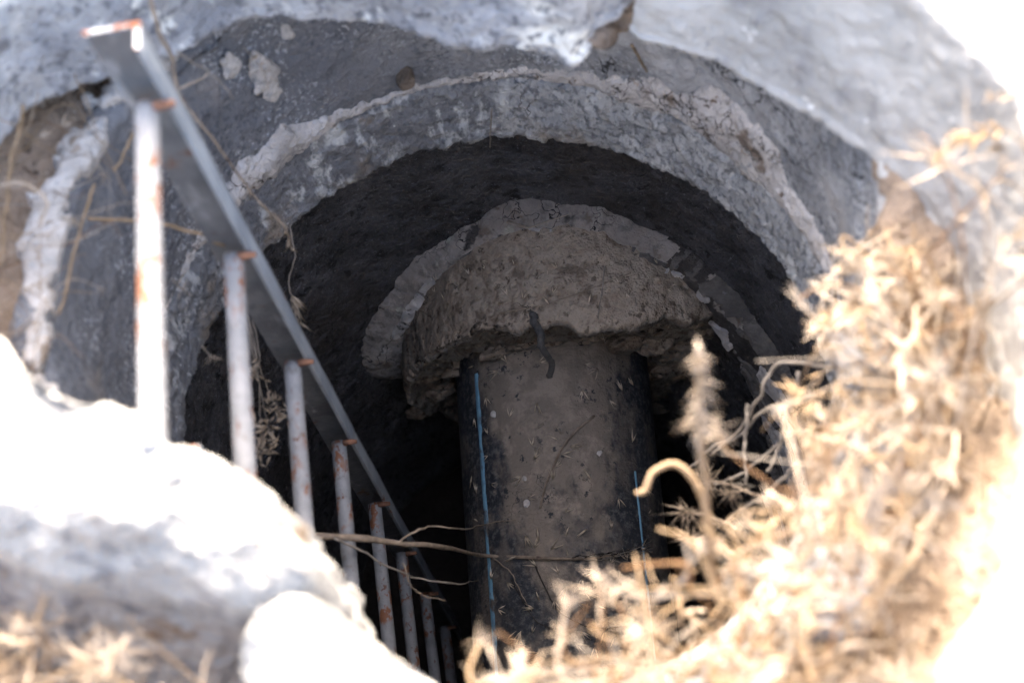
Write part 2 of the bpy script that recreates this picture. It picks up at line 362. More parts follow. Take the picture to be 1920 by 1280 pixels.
# ------------------------------------------------------------------ setting: ground with the hole, chamber floor
def ground():
    nphi = 420
    ph = np.linspace(0, 2 * np.pi, nphi, endpoint=False)
    rs = np.concatenate([np.linspace(.53, .9, 60), np.geomspace(.92, 3, 40), np.geomspace(3.2, 90, 14)])
    P = np.zeros((nphi, len(rs), 3))
    cp, sp = np.cos(ph)[:, None], np.sin(ph)[:, None]
    wob = .012 * npr(ph, 5, 4, 3)[:, None]
    P[..., 0] = C1[0] + (rs + wob) * cp; P[..., 1] = C1[1] + (rs + wob) * sp
    s = np.clip((rs - .56) / .26, 0, 1); s = s * s * (3 - 2 * s)
    deg = np.degrees(ph)
    low = np.clip((-.50 + rs) / .5, 0, 1)
    P[..., 2] = -.225 + .235 * s
    dg = (np.degrees(ph) + 180) % 360 - 180
    near = np.clip((36 - np.abs(dg + 24)) / 14, 0, 1)[:, None]
    gone = np.clip((46 - np.abs(dg + 92)) / 16, 0, 1)[:, None]          # and broken away towards the viewer          # soil has slumped over the rim on the near right side
    rad_ = (rs + wob) + gone * .075 * np.exp(-np.clip(rs - .53, 0, 9) / .25) - near * .040 * np.exp(-((rs - .53) / .05) ** 2) * (1 + .45 * npr(ph, 9, 4, 7)[:, None])
    P[..., 0] = C1[0] + rad_ * cp; P[..., 1] = C1[1] + rad_ * sp
    P[..., 2] += near * .042 * np.exp(-((rs - .55) / .04) ** 2)
    q = P.copy(); q[..., 2] = 0
    P[..., 2] += .035 * fbm(q, 9, 5, 5) * np.clip((rs - .52) * 8, .25, 1) * np.clip(6 / rs, 0, 1) + .010 * fbm(q, 45, 3, 8)
    skirt = P[:, :1].copy(); skirt[..., 2] -= .07; skirt[..., 0] += .012 * cp[:, :, ]; skirt[..., 1] += .012 * sp[:, :, ]
    P = np.concatenate([skirt, P], 1); rs = np.r_[.5, rs]
    return mesh_obj('ground', P.reshape(-1, 3), grid_faces(nphi, len(rs), True), M['soil'])
tag(ground(), 'dry brown soil around the broken manhole', kind='structure')
def disc_floor():
    nphi, nr = 64, 14
    ph = np.linspace(0, 2 * np.pi, nphi, endpoint=False); rs = np.linspace(.001, .66, nr)
    P = np.zeros((nphi, nr, 3)); P[..., 0] = C1[0] + rs * np.cos(ph)[:, None]; P[..., 1] = C1[1] + rs * np.sin(ph)[:, None]
    P[..., 2] = -2.15 + .03 * fbm(P, 6, 4, 2)
    return mesh_obj('chamber_floor', P.reshape(-1, 3), grid_faces(nphi, nr, True), M['floor'])
tag(disc_floor(), 'dark muddy floor at the bottom of the shaft', kind='structure')

# ------------------------------------------------------------------ shaft rings
def revolve(name, prof, m, nphi, disp, cen=C1, parent=None, edit=None):
    ph = np.linspace(0, 2 * np.pi, nphi, endpoint=False)
    prof = np.asarray(prof, float)
    Rr = np.repeat(prof[None, :, 0], nphi, 0); Z = np.repeat(prof[None, :, 1], nphi, 0)
    if edit: Rr, Z = edit(ph[:, None], Rr, Z)
    P = np.stack([cen[0] + Rr * np.cos(ph)[:, None], cen[1] + Rr * np.sin(ph)[:, None], Z], -1)
    n = grid_normals(P, True)
    P = P + n * disp(P)[..., None]
    return mesh_obj(name, P.reshape(-1, 3), grid_faces(nphi, len(prof), True), m, parent)
def dens(pts, step):
    out = []
    for a, b in zip(pts[:-1], pts[1:]):
        k = max(1, int(math.hypot(b[0] - a[0], b[1] - a[1]) / step))
        for i in range(k): out.append((a[0] + (b[0] - a[0]) * i / k, a[1] + (b[1] - a[1]) * i / k))
    out.append(pts[-1]); return out

def edit_a(ph, Rr, Z):
    dg = (np.degrees(ph) + 180) % 360 - 180; gone = np.clip((46 - np.abs(dg + 92)) / 16, 0, 1)
    Rr = Rr + gone * .075 * np.clip((Z + .5) / .25, 0, 1)
    top = (Z > -.24)
    Z = Z + np.where(top, .012 * npr(ph, 6, 4, 4), 0)
    return Rr, Z
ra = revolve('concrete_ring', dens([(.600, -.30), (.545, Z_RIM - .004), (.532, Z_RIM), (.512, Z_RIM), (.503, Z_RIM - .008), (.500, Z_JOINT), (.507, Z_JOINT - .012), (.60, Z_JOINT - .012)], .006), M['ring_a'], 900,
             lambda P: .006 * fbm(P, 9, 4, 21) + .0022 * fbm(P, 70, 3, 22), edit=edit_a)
tag(ra, 'dark speckled grey concrete shaft ring below the broken collar, above the mortar joint', 'concrete ring', 'stacked shaft rings')

def edit_b(ph, Rr, Z):
    w = np.clip((Z_EDGE + .05 - Z) / .05, 0, 1)
    jag = .007 * npr(ph, 14, 4, 31) + .006 * npr(ph, 60, 3, 33)
    return Rr, Z + w * jag
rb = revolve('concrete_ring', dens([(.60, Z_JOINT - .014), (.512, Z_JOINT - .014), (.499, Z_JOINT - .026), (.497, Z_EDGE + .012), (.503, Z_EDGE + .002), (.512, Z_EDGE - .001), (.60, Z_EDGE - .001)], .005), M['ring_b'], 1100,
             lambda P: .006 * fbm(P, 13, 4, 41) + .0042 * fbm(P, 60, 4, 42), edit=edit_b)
tag(rb, 'pale streaked lower concrete ring with a jagged bottom edge over the dark chamber', 'concrete ring', 'stacked shaft rings')

# mortar smeared along the joint
def joint():
    nphi = 1100; ph = np.linspace(0, 2 * np.pi, nphi, endpoint=False)
    deg = (np.degrees(ph) + 180) % 360 - 180
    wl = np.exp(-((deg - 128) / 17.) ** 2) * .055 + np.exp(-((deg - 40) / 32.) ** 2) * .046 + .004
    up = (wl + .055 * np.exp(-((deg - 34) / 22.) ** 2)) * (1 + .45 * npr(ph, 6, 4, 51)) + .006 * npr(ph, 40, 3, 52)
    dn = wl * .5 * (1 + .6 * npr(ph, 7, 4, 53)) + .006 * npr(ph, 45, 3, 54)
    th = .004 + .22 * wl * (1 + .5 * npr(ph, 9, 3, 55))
    nv = 26; t = np.linspace(0, 1, nv)
    z = Z_JOINT - .006 + np.clip(up, .003, 1)[:, None] * (1 - t)[None] * 1.0 - np.clip(dn, .003, 1)[:, None] * t[None]
    bulge = np.sin(np.pi * t)[None] ** .6
    rr = .5035 - th[:, None] * bulge
    P = np.stack([C1[0] + rr * np.cos(ph)[:, None], C1[1] + rr * np.sin(ph)[:, None], z], -1)
    n = grid_normals(P, True); P = P + n * ((.0045 * fbm(P, 40, 4, 56) + .002 * fbm(P, 130, 2, 57)) * bulge)[..., None]
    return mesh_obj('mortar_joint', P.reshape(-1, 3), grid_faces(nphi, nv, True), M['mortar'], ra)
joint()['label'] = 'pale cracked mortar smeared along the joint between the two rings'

# ------------------------------------------------------------------ chamber wall
RW = .552
def wdisp(P):
    a = np.arctan2(P[..., 1] - C1[1], P[..., 0] - C1[0])
    return .010 * fbm(P, 7, 4, 61) + .006 * ridge(P * np.array([1, 1, 1.15]), 24, 4, 62) + .002 * fbm(P, 90, 3, 63)
cw = revolve('chamber_wall', dens([(.60, Z_EDGE - .02), (RW, Z_EDGE - .02), (RW, -2.14)], .009), M['wall'], 800, wdisp)
tag(cw, 'rough black chamber wall around the pipe at the bottom of the shaft', 'wall')

def lump(name, p, size, m, seed, flat=(1, 1, .7), sub=4, parent=None, jag=.28, turn=None):
    bm = bmesh.new(); bmesh.ops.create_icosphere(bm, subdivisions=sub, radius=1.0)
    V = np.array([v.co[:] for v in bm.verts]); Fc = [tuple(v.index for v in f.verts) for f in bm.faces]; bm.free()
    q = V + seed * 3.7
    r = 1 + jag * fbm(q, 1.1, 3, seed) + .12 * ridge(q, 2.2, 3, seed + 2) + .05 * fbm(q, 7, 3, seed + 4)
    V = V * r[:, None]
    for k in range(4):          # a few broken faces
        rg = np.random.default_rng(seed * 10 + k); n = rg.normal(size=3); n /= np.linalg.norm(n); h = V @ n; cut = .62 + .2 * rg.random()
        V = V - np.clip(h - cut, 0, None)[:, None] * n * .85
    a = random.Random(seed).random() * 6.28 if turn is None else turn; ca, sa = math.cos(a), math.sin(a)
    V = V * np.array(flat); V = V @ np.array([[ca, sa, 0], [-sa, ca, 0], [0, 0, 1]])
    V = V * size + np.asarray(p)
    return mesh_obj(name, V, Fc, m, parent)
def crumb(name, p, sz, seed, fl): return lump(name, p, sz, M['collar'], seed, fl, 4, None, .5, .0)

# ------------------------------------------------------------------ pipe and its mortar collar
AX0 = EYE + np.array([.01459, 1.12202, -2.37057]) * 1.0725
AX = np.array([-.08748, -.98201, -.16732]); AX /= np.linalg.norm(AX)
E1 = np.cross(AX, np.array([0, 0, 1.])); E1 /= np.linalg.norm(E1)     # points left in the picture? sign fixed below
if (R3.T @ E1)[0] < 0: E1 = -E1                                        # +E1 = right in the picture
E2 = np.cross(E1, AX)
if E2[2] < 0: E2 = -E2                                                 # +E2 = up
RP, RC = .211, .412
COFF = E1 * .086
def axc(t, th, r): return ax(t, th, r) + COFF
def ax(t, th, r):               # th measured from straight up, positive to the right
    t, th, r = np.broadcast_arrays(t, th, r)
    return AX0 + t[..., None] * AX + r[..., None] * (np.sin(th)[..., None] * E1 + np.cos(th)[..., None] * E2)
def pipe_surface(x, y):         # point of the pipe's skin seen at a pixel
    v = ray(x, y); o = EYE - AX0; vp = v - AX * (v @ AX); op = o - AX * (o @ AX)
    a = vp @ vp; b = 2 * vp @ op; c = op @ op - RP * RP; D = max(b * b - 4 * a * c, 0)
    return EYE + v * ((-b - math.sqrt(D)) / (2 * a))
def collar_surface(x, y):
    v = ray(x, y); o = EYE - AX0 - COFF; vp = v - AX * (v @ AX); op = o - AX * (o @ AX)
    a = vp @ vp; b = 2 * vp @ op; c = op @ op - (RC) ** 2; D = max(b * b - 4 * a * c, 0)
    return EYE + v * ((-b - math.sqrt(D)) / (2 * a))

pipe = empty('black_pipe', tuple(AX0))
tag(pipe, 'black plastic pipe with blue stripes and dusty top running out of the chamber wall', 'pipe')
def pipe_body():
    nt_, nth = 160, 220
    t = np.linspace(-.30, .82, nt_)[:, None]; th = np.linspace(0, 2 * np.pi, nth, endpoint=False)[None]
    base = ax(t + 0 * th, th + 0 * t, np.full((nt_, nth), RP))
    up = np.clip(np.cos(th) - .35, 0, 1)
    r = RP + (.0016 + .0035 * np.clip(fbm(base, 14, 4, 71), 0, 1) + .0014 * fbm(base, 70, 3, 72)) * up * 1.6 + .0006 * fbm(base, 20, 2, 73)
    P = ax(t + 0 * th, th + 0 * t, r)
    P = np.concatenate([P, P[:, :1]], 1)
    return mesh_obj('pipe_body', P.reshape(-1, 3), grid_faces(nt_, nth + 1, False, True), M['pipe'])
pb = put(pipe_body(), pipe)
def stripe(thd, t0, t1, w):
    nt_ = 120; t = np.linspace(t0, t1, nt_)[:, None]
    ww = w * (1 + .25 * n1(t[:, 0] * 3, 9, 3, int(thd) + 90))[:, None]
    off = np.linspace(-1, 1, 5)[None]
    th = rad(thd) + off * ww / RP * .5
    r = RP + .0032 - .0024 * np.abs(off) ** 4 + 0 * t
    P = ax(t + 0 * off, th, r + 0 * off)
    o = mesh_obj('stripe', P.reshape(-1, 3), grid_faces(nt_, 5, False, True), M['stripe'])
    return put(o, pipe)
def th_of(p):
    d = p - AX0; return math.degrees(math.atan2(d @ E1, d @ E2))
TH_L = th_of(pipe_surface(914, 1000)); TH_R = th_of(pipe_surface(1198, 960))
stripe(TH_L, .004, .82, .0135); stripe(TH_R, .24, .82, .0052)
print('stripe angles', TH_L, TH_R)

collar = empty('mortar_collar', tuple(AX0 - AX * .1))
tag(collar, 'thick round dirt-covered mortar collar around the pipe against the chamber wall', 'pipe collar')
def collar_body():
    nth = 900; th = np.linspace(-np.pi, np.pi, nth, endpoint=False)
    d = np.degrees(th)
    # the front lip is broken: its length along the pipe varies
    st_ = npr(th, 8, 3, 82) * 3.0
    lip = .010 * npr(th, 5, 4, 81) + .016 * (np.floor(st_) + np.clip((st_ - np.floor(st_)) * 4, 0, 1)) / 3.0 + .0012 * npr(th, 40, 2, 83)
    lip += .020 * np.exp(-((d - 4) / 16.) ** 2) - .012 * np.exp(-((d + 32) / 12.) ** 2) - .02 * np.clip((d - 25) / 60, 0, 1) * (d < 120)
    rin = RP + .012 + .014 * (npr(th, 8, 4, 84) + .3)
    rin = np.clip(rin, RP + .003, 1)
    prof = []
    for s in np.linspace(0, 1, 96): prof.append((-.30 + .288 * s, RC, 0., 0.))          # outer skin
    for s in np.linspace(.05, 1, 8): a = s * math.pi / 2; prof.append((-.012 + .012 * math.sin(a), RC - .014 + .014 * math.cos(a), 1., 0.))
    for s in np.linspace(.02, 1, 46): prof.append((-.002 - .022 * min(1, s * 7) - .012 * s, RC - .014, 1., s))        # broken face
    for s in np.linspace(.2, 1, 4): prof.append((-.036 - .06 * s, -1., 1., 1.))
    P = np.zeros((nth, len(prof), 3))
    for j, (t, r, wl, s) in enumerate(prof):
        tt = t + wl * lip * (1 - .75 * min(1, s * 5))
        if r < 0: r_ = rin
        else: r_ = np.where(s > 0, (RC - .014) * (1 - s) + rin * s, r)
        P[:, j] = ax(tt, th, r_ + 0 * th) + COFF * np.where(r < 0, 0, 1 - s)
    n = grid_normals(P, True)
    k = np.array([p[2] for p in prof]); sk = np.array([p[3] for p in prof])
    lay = np.array([1., 1., 1.])
    rough = .0025 * fbm(P, 12, 4, 85) + .0016 * fbm(P, 55, 4, 86)
    Q = np.stack([P @ E1, P @ AX * 1.0, P @ E2 * 2.6], -1)
    face = .010 * ridge(Q, 14, 4, 87) + .008 * fbm(P, 34, 4, 88)
    side = np.clip((np.abs(d) - 42) / 20, 0, 1)[:, None]
    dd = rough * 1.0 + face * (sk > 0) * np.clip(sk * 8, 0, 1) * (1 - .6 * (sk > .97)) + side * .006 * ridge(P, 13, 4, 89) * (sk == 0)
    P = P - n * dd[..., None]
    # dirt mounded on top, deepest at the wall
    up = np.clip(np.cos(th), 0, 1)[:, None] ** 2
    tpos = np.array([p[0] for p in prof]); back = np.clip((-.10 - tpos) / .2, 0, 1) ** 1.5
    soil = np.where(sk == 0, 1., 0.) * up * (.006 * (1 + fbm(P, 10, 4, 91)) + back * (.012 + .012 * fbm(P, 14, 4, 92)) + .004 * np.clip(fbm(P, 45, 4, 93), -.3, 1))
    P = P + (AX * 0 + np.array([0, 0, 1.])) * soil[..., None]
    return mesh_obj('collar_body', P.reshape(-1, 3), grid_faces(nth, len(prof), True, True), M['collar'])
cb = put(collar_body(), collar)

def on_wall(th, rho, lift=0.0):  # point of the chamber wall at polar position (th, rho) around the pipe axis
    th, rho = np.broadcast_arrays(np.asarray(th, float), np.asarray(rho, float))
    B = AX0 + COFF + rho[..., None] * (np.sin(th)[..., None] * E1 + np.cos(th)[..., None] * E2)
    d = -AX; dx, dy = d[0], d[1]; ox, oy = B[..., 0] - C1[0], B[..., 1] - C1[1]
    a = dx * dx + dy * dy; b = 2 * (ox * dx + oy * dy); c = ox * ox + oy * oy - RW * RW
    D = np.maximum(b * b - 4 * a * c, 0); t = (-b + np.sqrt(D)) / (2 * a)
    P = B + t[..., None] * d
    inw = np.stack([C1[0] - P[..., 0], C1[1] - P[..., 1], 0 * P[..., 0]], -1); inw /= np.linalg.norm(inw, axis=-1, keepdims=True)
    return P + inw * np.asarray(lift)[..., None], inw
def fil_shape(th, s):             # fillet surface between collar and wall: s = 0 at the collar, 1 at its ragged outer edge
    d = np.degrees(th)
    out = RC + .026 + .012 * npr(th, 4, 4, 101) + .005 * npr(th, 18, 3, 102)
    out = out + .055 * np.exp(-((d + 76) / 26.) ** 2) + .095 * np.clip((d - 15) / 35, 0, 1)
    out = out - .13 * np.clip((-d - 86) / 40, 0, 1) ** 1.5 - .05 * np.clip((d - 100) / 20, 0, 1)
    rho = RC - .02 + (out - RC + .02) * s
    lift = (.030 - .014 * np.clip((d - 15) / 30, 0, 1)) * (1 - s ** 2.2) + .006 * (1 - s ** 8) - .020 * (s ** 14) + .012
    P, inw = on_wall(th, rho, lift)
    return P + inw * (.004 * fbm(P, 18, 4, 104) + .0022 * fbm(P, 80, 3, 105))[..., None], inw
def fillet():
    nth, nv = 620, 44
    th = np.linspace(rad(-130), rad(118), nth)[:, None] + np.zeros((1, nv)); s_ = np.linspace(0, 1, nv)[None] + 0 * th
    P, inw = fil_shape(th, s_)
    Fc = grid_faces(nth, nv, False, True)
    C = P[:-1, :-1]; dg = np.degrees(th[:-1, :-1])
    k = fbm(C, 13, 4, 111) + .25 * fbm(C, 60, 3, 112) + 1.7 * np.clip((dg - 4) / 22, 0, 1) - 1.25
    return mesh_obj('mortar_fillet', P.reshape(-1, 3), Fc, None, mats=[M['fillet'], M['flake_b']], mi=(k > 0).astype(int).ravel())
for k, (x, y, sz, wd) in enumerate([(945, 652, .030, 1.5), (985, 642, .026, 1.6), (1040, 640, .020, 1.8), (875, 692, .030, 1.3), (830, 730, .030, 1.2), (795, 768, .032, 1.1), (1105, 632, .022, 1.7), (1165, 640, .034, 1.5), (1225, 640, .040, 1.4), (1285, 652, .046, 1.3), (1335, 680, .048, 1.1), (1250, 690, .040, 1.3), (1310, 730, .044, 1.2), (1360, 720, .040, 1.0)]):
    v = ray(x, y); t_ = ((AX0 - AX * .03 - EYE) @ AX) / (v @ AX); p = EYE + v * t_
    put(crumb('broken_mortar', p, sz, 700 + k, (wd, .7, .55)), collar)
fo = put(fillet(), collar); fo['label'] = 'grey cracked mortar fillet between collar and wall'

def plates(d0, d1, s0, s1, cells, seed, light, keep, h0=.004, h1=.010, cell_list=None):
    """Loose plaster: the surface is broken into warped cells; each kept cell is one raised plate with its own edge."""
    rg = np.random.default_rng(seed)
    nu = int(rad(d1 - d0) * (RC + .06) / .0026); nv = int((s1 - s0) * .11 / .0026) + 2
    th = np.linspace(rad(d0), rad(d1), nu)[:, None] + np.zeros((1, nv)); s_ = np.linspace(s0, s1, nv)[None] + 0 * th
    P, inw = fil_shape(th, s_)
    U = np.stack([th * (RC + .06), s_ * .11], -1)
    wq = np.stack([fbm(P, 22, 4, seed + 1), fbm(P, 22, 4, seed + 2)], -1) * .016
    pts = np.stack([rg.uniform(U[..., 0].min(), U[..., 0].max(), cells), rg.uniform(U[..., 1].min(), U[..., 1].max(), cells)], -1)
    D = np.linalg.norm((U + wq)[:, :, None] - pts[None, None], axis=-1)
    o = np.sort(D, -1); cid = D.argmin(-1); gap = o[..., 1] - o[..., 0]
    ok = (gap > .0045 + .003 * fbm(P, 40, 3, seed + 3)) & (fbm(P, 16, 4, seed + 4) < .55)
    q = ok[:-1, :-1] & ok[1:, :-1] & ok[:-1, 1:] & ok[1:, 1:]
    for c in range(cells):
        if rg.random() > keep: continue
        m = q & (cid[:-1, :-1] == c) & (cid[1:, 1:] == c)
        if m.sum() < 24: continue
        left = set(zip(*np.nonzero(m))); best = []
        while left:                      # one connected piece per plate
            st = [left.pop()]; comp = []
            while st:
                u_ = st.pop(); comp.append(u_)
                for v_ in ((u_[0] + 1, u_[1]), (u_[0] - 1, u_[1]), (u_[0], u_[1] + 1), (u_[0], u_[1] - 1)):
                    if v_ in left: left.remove(v_); st.append(v_)
            if len(comp) > len(best): best = comp
        m = np.zeros_like(m); m[tuple(np.array(best).T)] = True
        hh = rg.uniform(h0, h1); tl = rg.normal(size=2) * .06
        idx = {}; V = []; Fc = []
        def vid(i, j, top):
            if (i, j, top) not in idx:
                idx[(i, j, top)] = len(V); b = U[i, j] - pts[c]
                V.append(P[i, j] + inw[i, j] * ((hh + b @ tl) if top else -.004))
            return idx[(i, j, top)]
        for i, j in zip(*np.nonzero(m)):
            Fc.append((vid(i, j, 1), vid(i, j + 1, 1), vid(i + 1, j + 1, 1), vid(i + 1, j, 1)))
            for (di, dj), (a_, b_) in (((-1, 0), ((i, j), (i, j + 1))), ((1, 0), ((i + 1, j + 1), (i + 1, j))), ((0, -1), ((i + 1, j), (i, j))), ((0, 1), ((i, j + 1), (i + 1, j + 1)))):
                ii, jj = i + di, j + dj
                if 0 <= ii < m.shape[0] and 0 <= jj < m.shape[1] and m[ii, jj]: continue
                Fc.append((vid(*a_, 1), vid(*a_, 0), vid(*b_, 0), vid(*b_, 1)))
        put(mesh_obj('plaster_flake', V, Fc, M['flake'] if rg.random() < light else M['flake_d'], smooth=False), collar)
plates(14, 112, .10, 1.0, 60, 501, .55, .80)
plates(-70, -38, .05, .62, 7, 521, .85, .75, .005, .009)
plates(-36, 14, .05, .45, 16, 541, .15, .6, .003, .006)

# ------------------------------------------------------------------ ladder
lad = empty('steel_ladder', (-.353, .70, -2.15))
tag(lad, 'rusty grey steel ladder with round rungs going down the left of the shaft', 'ladder')
def boxm(x0, x1, y0, y1, z0, z1, nz=60, wob=.0, seed=0, bev=.0006):
    # a long flat bar standing upright with slightly uneven edges
    zs = np.linspace(z0, z1, nz); V = []
    ring = [(x0 + bev, y0), (x1 - bev, y0), (x1, y0 + bev), (x1, y1 - bev), (x1 - bev, y1), (x0 + bev, y1), (x0, y1 - bev), (x0, y0 + bev)]
    for i, z in enumerate(zs):
        dx = wob * math.sin(z * 3.1 + seed) + wob * .3 * math.sin(z * 17 + seed); dy = wob * math.cos(z * 2.3 + seed)
        for q in ring: V.append((q[0] + dx, q[1] + dy, z))
    Fc = [tuple(range(8))[::-1], tuple((nz - 1) * 8 + i for i in range(8))]
    for i in range(nz - 1):
        for j in range(8): Fc.append((i * 8 + j, i * 8 + (j + 1) % 8, (i + 1) * 8 + (j + 1) % 8, (i + 1) * 8 + j))
    return V, Fc
ZT = .165
def stile(yb, sgn, top, lbl):
    # angle iron: a plate across the ladder and a web beside the rung ends
    mb = MB()
    y0, y1 = (yb - .029, yb) if sgn > 0 else (yb, yb + .029)
    mb.add(*boxm(-.3345, -.3285, y0, y1, -2.15, top, wob=.0012, seed=1))
    yp = (yb + .0006, yb + .006) if sgn > 0 else (yb - .006, yb - .0006)
    fl = MB(); fl.add(*boxm(-.385, -.3285, yp[0], yp[1], -2.15, top, wob=.0012, seed=1))
    o = mb.build('stile', M['steel'], None, smooth=False); put(o, lad)
    fo_ = fl.build('rear_flange', M['steel_dark'], None, smooth=False); fo_.parent = o
    e = MB()
    e.add(*boxm(-.3347, -.3283, y0 - .0002, y1, top + .0003, top + .0016, nz=3)); e.add(*boxm(-.386, -.3283, yp[0] + .0003, yp[1] + .0003, top + .0002, top + .0015, nz=3))
    eo = e.build('end_edge', M['steel_edge'], None, smooth=False); eo.parent = o
    return o
stile(.900, 1, ZT, ''); stile(.478, -1, .03, '')
def rung_mesh():
    mb = MB(); n = 20; ys = np.linspace(0, -.39, 40)
    pts = np.stack([0 * ys, ys, 0 * ys], -1)
    mb.tube(pts, 0.0126 + .0003 * n1(ys * 10, 3, 3, 4), n); return mb
zr = .0776
for k in range(8):
    mb = rung_mesh(); V = np.concatenate(mb.v)
    V = V + np.array([-.3535, .873, zr - .3005 * k])
    V[:, 0] += .0015 * math.sin(k * 2.1); V[:, 2] += .003 * math.sin(k * 1.3) * (V[:, 1] - .7)
    o = mesh_obj('rung', V, mb.f, M['paint']); put(o, lad)
    wl = MB(); c = np.array([-.3385, .868, zr - .3005 * k + .006])
    wl.tube([c + [-.006, 0, .0], c + [.004, .0, 0], c + [.016, -.002, .001]], [.006, .005, .0035], 7)
    w = wl.build('weld', M['rust']); w.parent = o; w.matrix_parent_inverse = o.matrix_world.inverted() if False else Matrix.Identity(4)

# ------------------------------------------------------------------ broken collar slabs round the mouth
def slab(name, low, zt, lean, thick, m, seed, amp=1.0):
    """low: inner lower edge (n,3), running with the outside on its left; zt: top height"""
    L = np.asarray(low, float); seg = np.r_[0, np.cumsum(np.linalg.norm(np.diff(L, axis=0), axis=1))]
    n = int(seg[-1] / .0045); s = np.linspace(0, seg[-1], n)
    L = np.stack([np.interp(s, seg, L[:, k]) for k in range(3)], -1)
    zt = np.interp(s, np.linspace(0, seg[-1], len(zt)), zt)
    # smooth outward direction
    T = np.gradient(L, axis=0); k = np.ones(61) / 61
    T = np.stack([np.convolve(np.pad(T[:, i], 30, 'edge'), k, 'valid') for i in range(3)], -1)
    N = np.stack([-T[:, 1], T[:, 0], 0 * s], -1); N /= np.linalg.norm(N, axis=1, keepdims=True)
    jag = .005 * n1(s * 9, 2, 4, seed) + .003 * n1(s * 9, 9, 3, seed + 1)
    rows = []
    H = (zt - L[:, 2])[:, None]
    def row(off, zf, j=0): return np.stack([L[:, 0] + N[:, 0] * (off - j), L[:, 1] + N[:, 1] * (off - j), zf], -1)
    rows.append(row(thick, L[:, 2] + .0))
    for o_ in np.linspace(thick * .8, .012, 10): rows.append(row(o_, L[:, 2] - .004 + 0 * s, 0))
    rows.append(row(.004, L[:, 2] + .001, jag)); rows.append(row(0, L[:, 2] + .007, jag)); rows.append(row(.003, L[:, 2] + .014, jag * .6))
    for f in np.linspace(.06, .95, 52): rows.append(row(.004 + lean * f, L[:, 2] + (zt - L[:, 2]) * f))
    rows.append(row(lean + .006, zt - .004)); rows.append(row(lean + .018, zt))
    for f in np.linspace(.15, 1, 12): rows.append(row(lean + .018 + f * (thick - .018), zt + .004 * f))
    rows.append(row(thick + lean, L[:, 2] - .0))
    P = np.stack(rows, 1); nn = grid_normals(P, False)
    P = P + nn * (amp * .007 * fbm(P, 9, 4, seed + 3) + .0025 * fbm(P, 50, 4, seed + 4))[..., None]
    nv = P.shape[1]
    Fc = grid_faces(n, nv, False)
    # end caps
    V = P.reshape(-1, 3).tolist()
    for e, i in ((0, 0), (1, n - 1)):
        c = P[i].mean(0); V.append(c.tolist()); ci = len(V) - 1
        for j in range(nv):
            q = (i * nv + j, i * nv + (j + 1) % nv, ci); Fc.append(q if e else q[::-1])
    return mesh_obj(name, V, Fc, m)
def edge(pts): return [atz(x, y, z) for x, y, z in pts]
lowL = edge([(-120, 370, -.14), (0, 268, -.15), (60, 205, -.15), (150, 160, -.16), (240, 140, -.17), (330, 108, -.18), (400, 62, -.19), (450, 43, -.195), (530, 40, -.2), (600, 47, -.2), (640, 49, -.2), (700, 46, -.2), (770, 63, -.205), (850, 86, -.21), (900, 92, -.21),
             (960, 92, -.215), (1040, 114, -.225), (1077, 134, -.23), (1110, 92, -.215), (1113, 70, -.205), (1150, 45, -.19), (1192, 8, -.175), (1240, -40, -.16)])
slL = slab('collar_slab', lowL, [.30, .44, .52, .54, .46, .26, .09, .03, .0], .03, .13, M['slab_l'], 201)  # left part of the top is raised out of view to shade the ladder
tag(slL, 'white-patched grey collar slab on the upper left, ending at the crack', 'concrete slab', 'broken collar slabs round the mouth')
lowR = edge([(1260, -60, -.15), (1215, 5, -.165), (1190, 40, -.18), (1178, 64, -.188), (1192, 80, -.19), (1250, 96, -.195), (1340, 121, -.2), (1400, 158, -.2), (1500, 209, -.2), (1600, 274, -.2), (1680, 362, -.2), (1750, 438, -.2), (1800, 535, -.2), (1830, 640, -.2),
             (1855, 760, -.2), (1863, 860, -.2), (1846, 965, -.195), (1808, 1110, -.19), (1760, 1205, -.185), (1715, 1290, -.18), (1600, 1430, -.18)])
slR = slab('collar_slab', lowR, [.02, .04, .065, .065, .05, .03, .0, -.03], .02, .16, M['slab'], 231, .2)
tag(slR, 'smooth grey collar slab curving round the right of the mouth', 'concrete slab', 'broken collar slabs round the mouth')

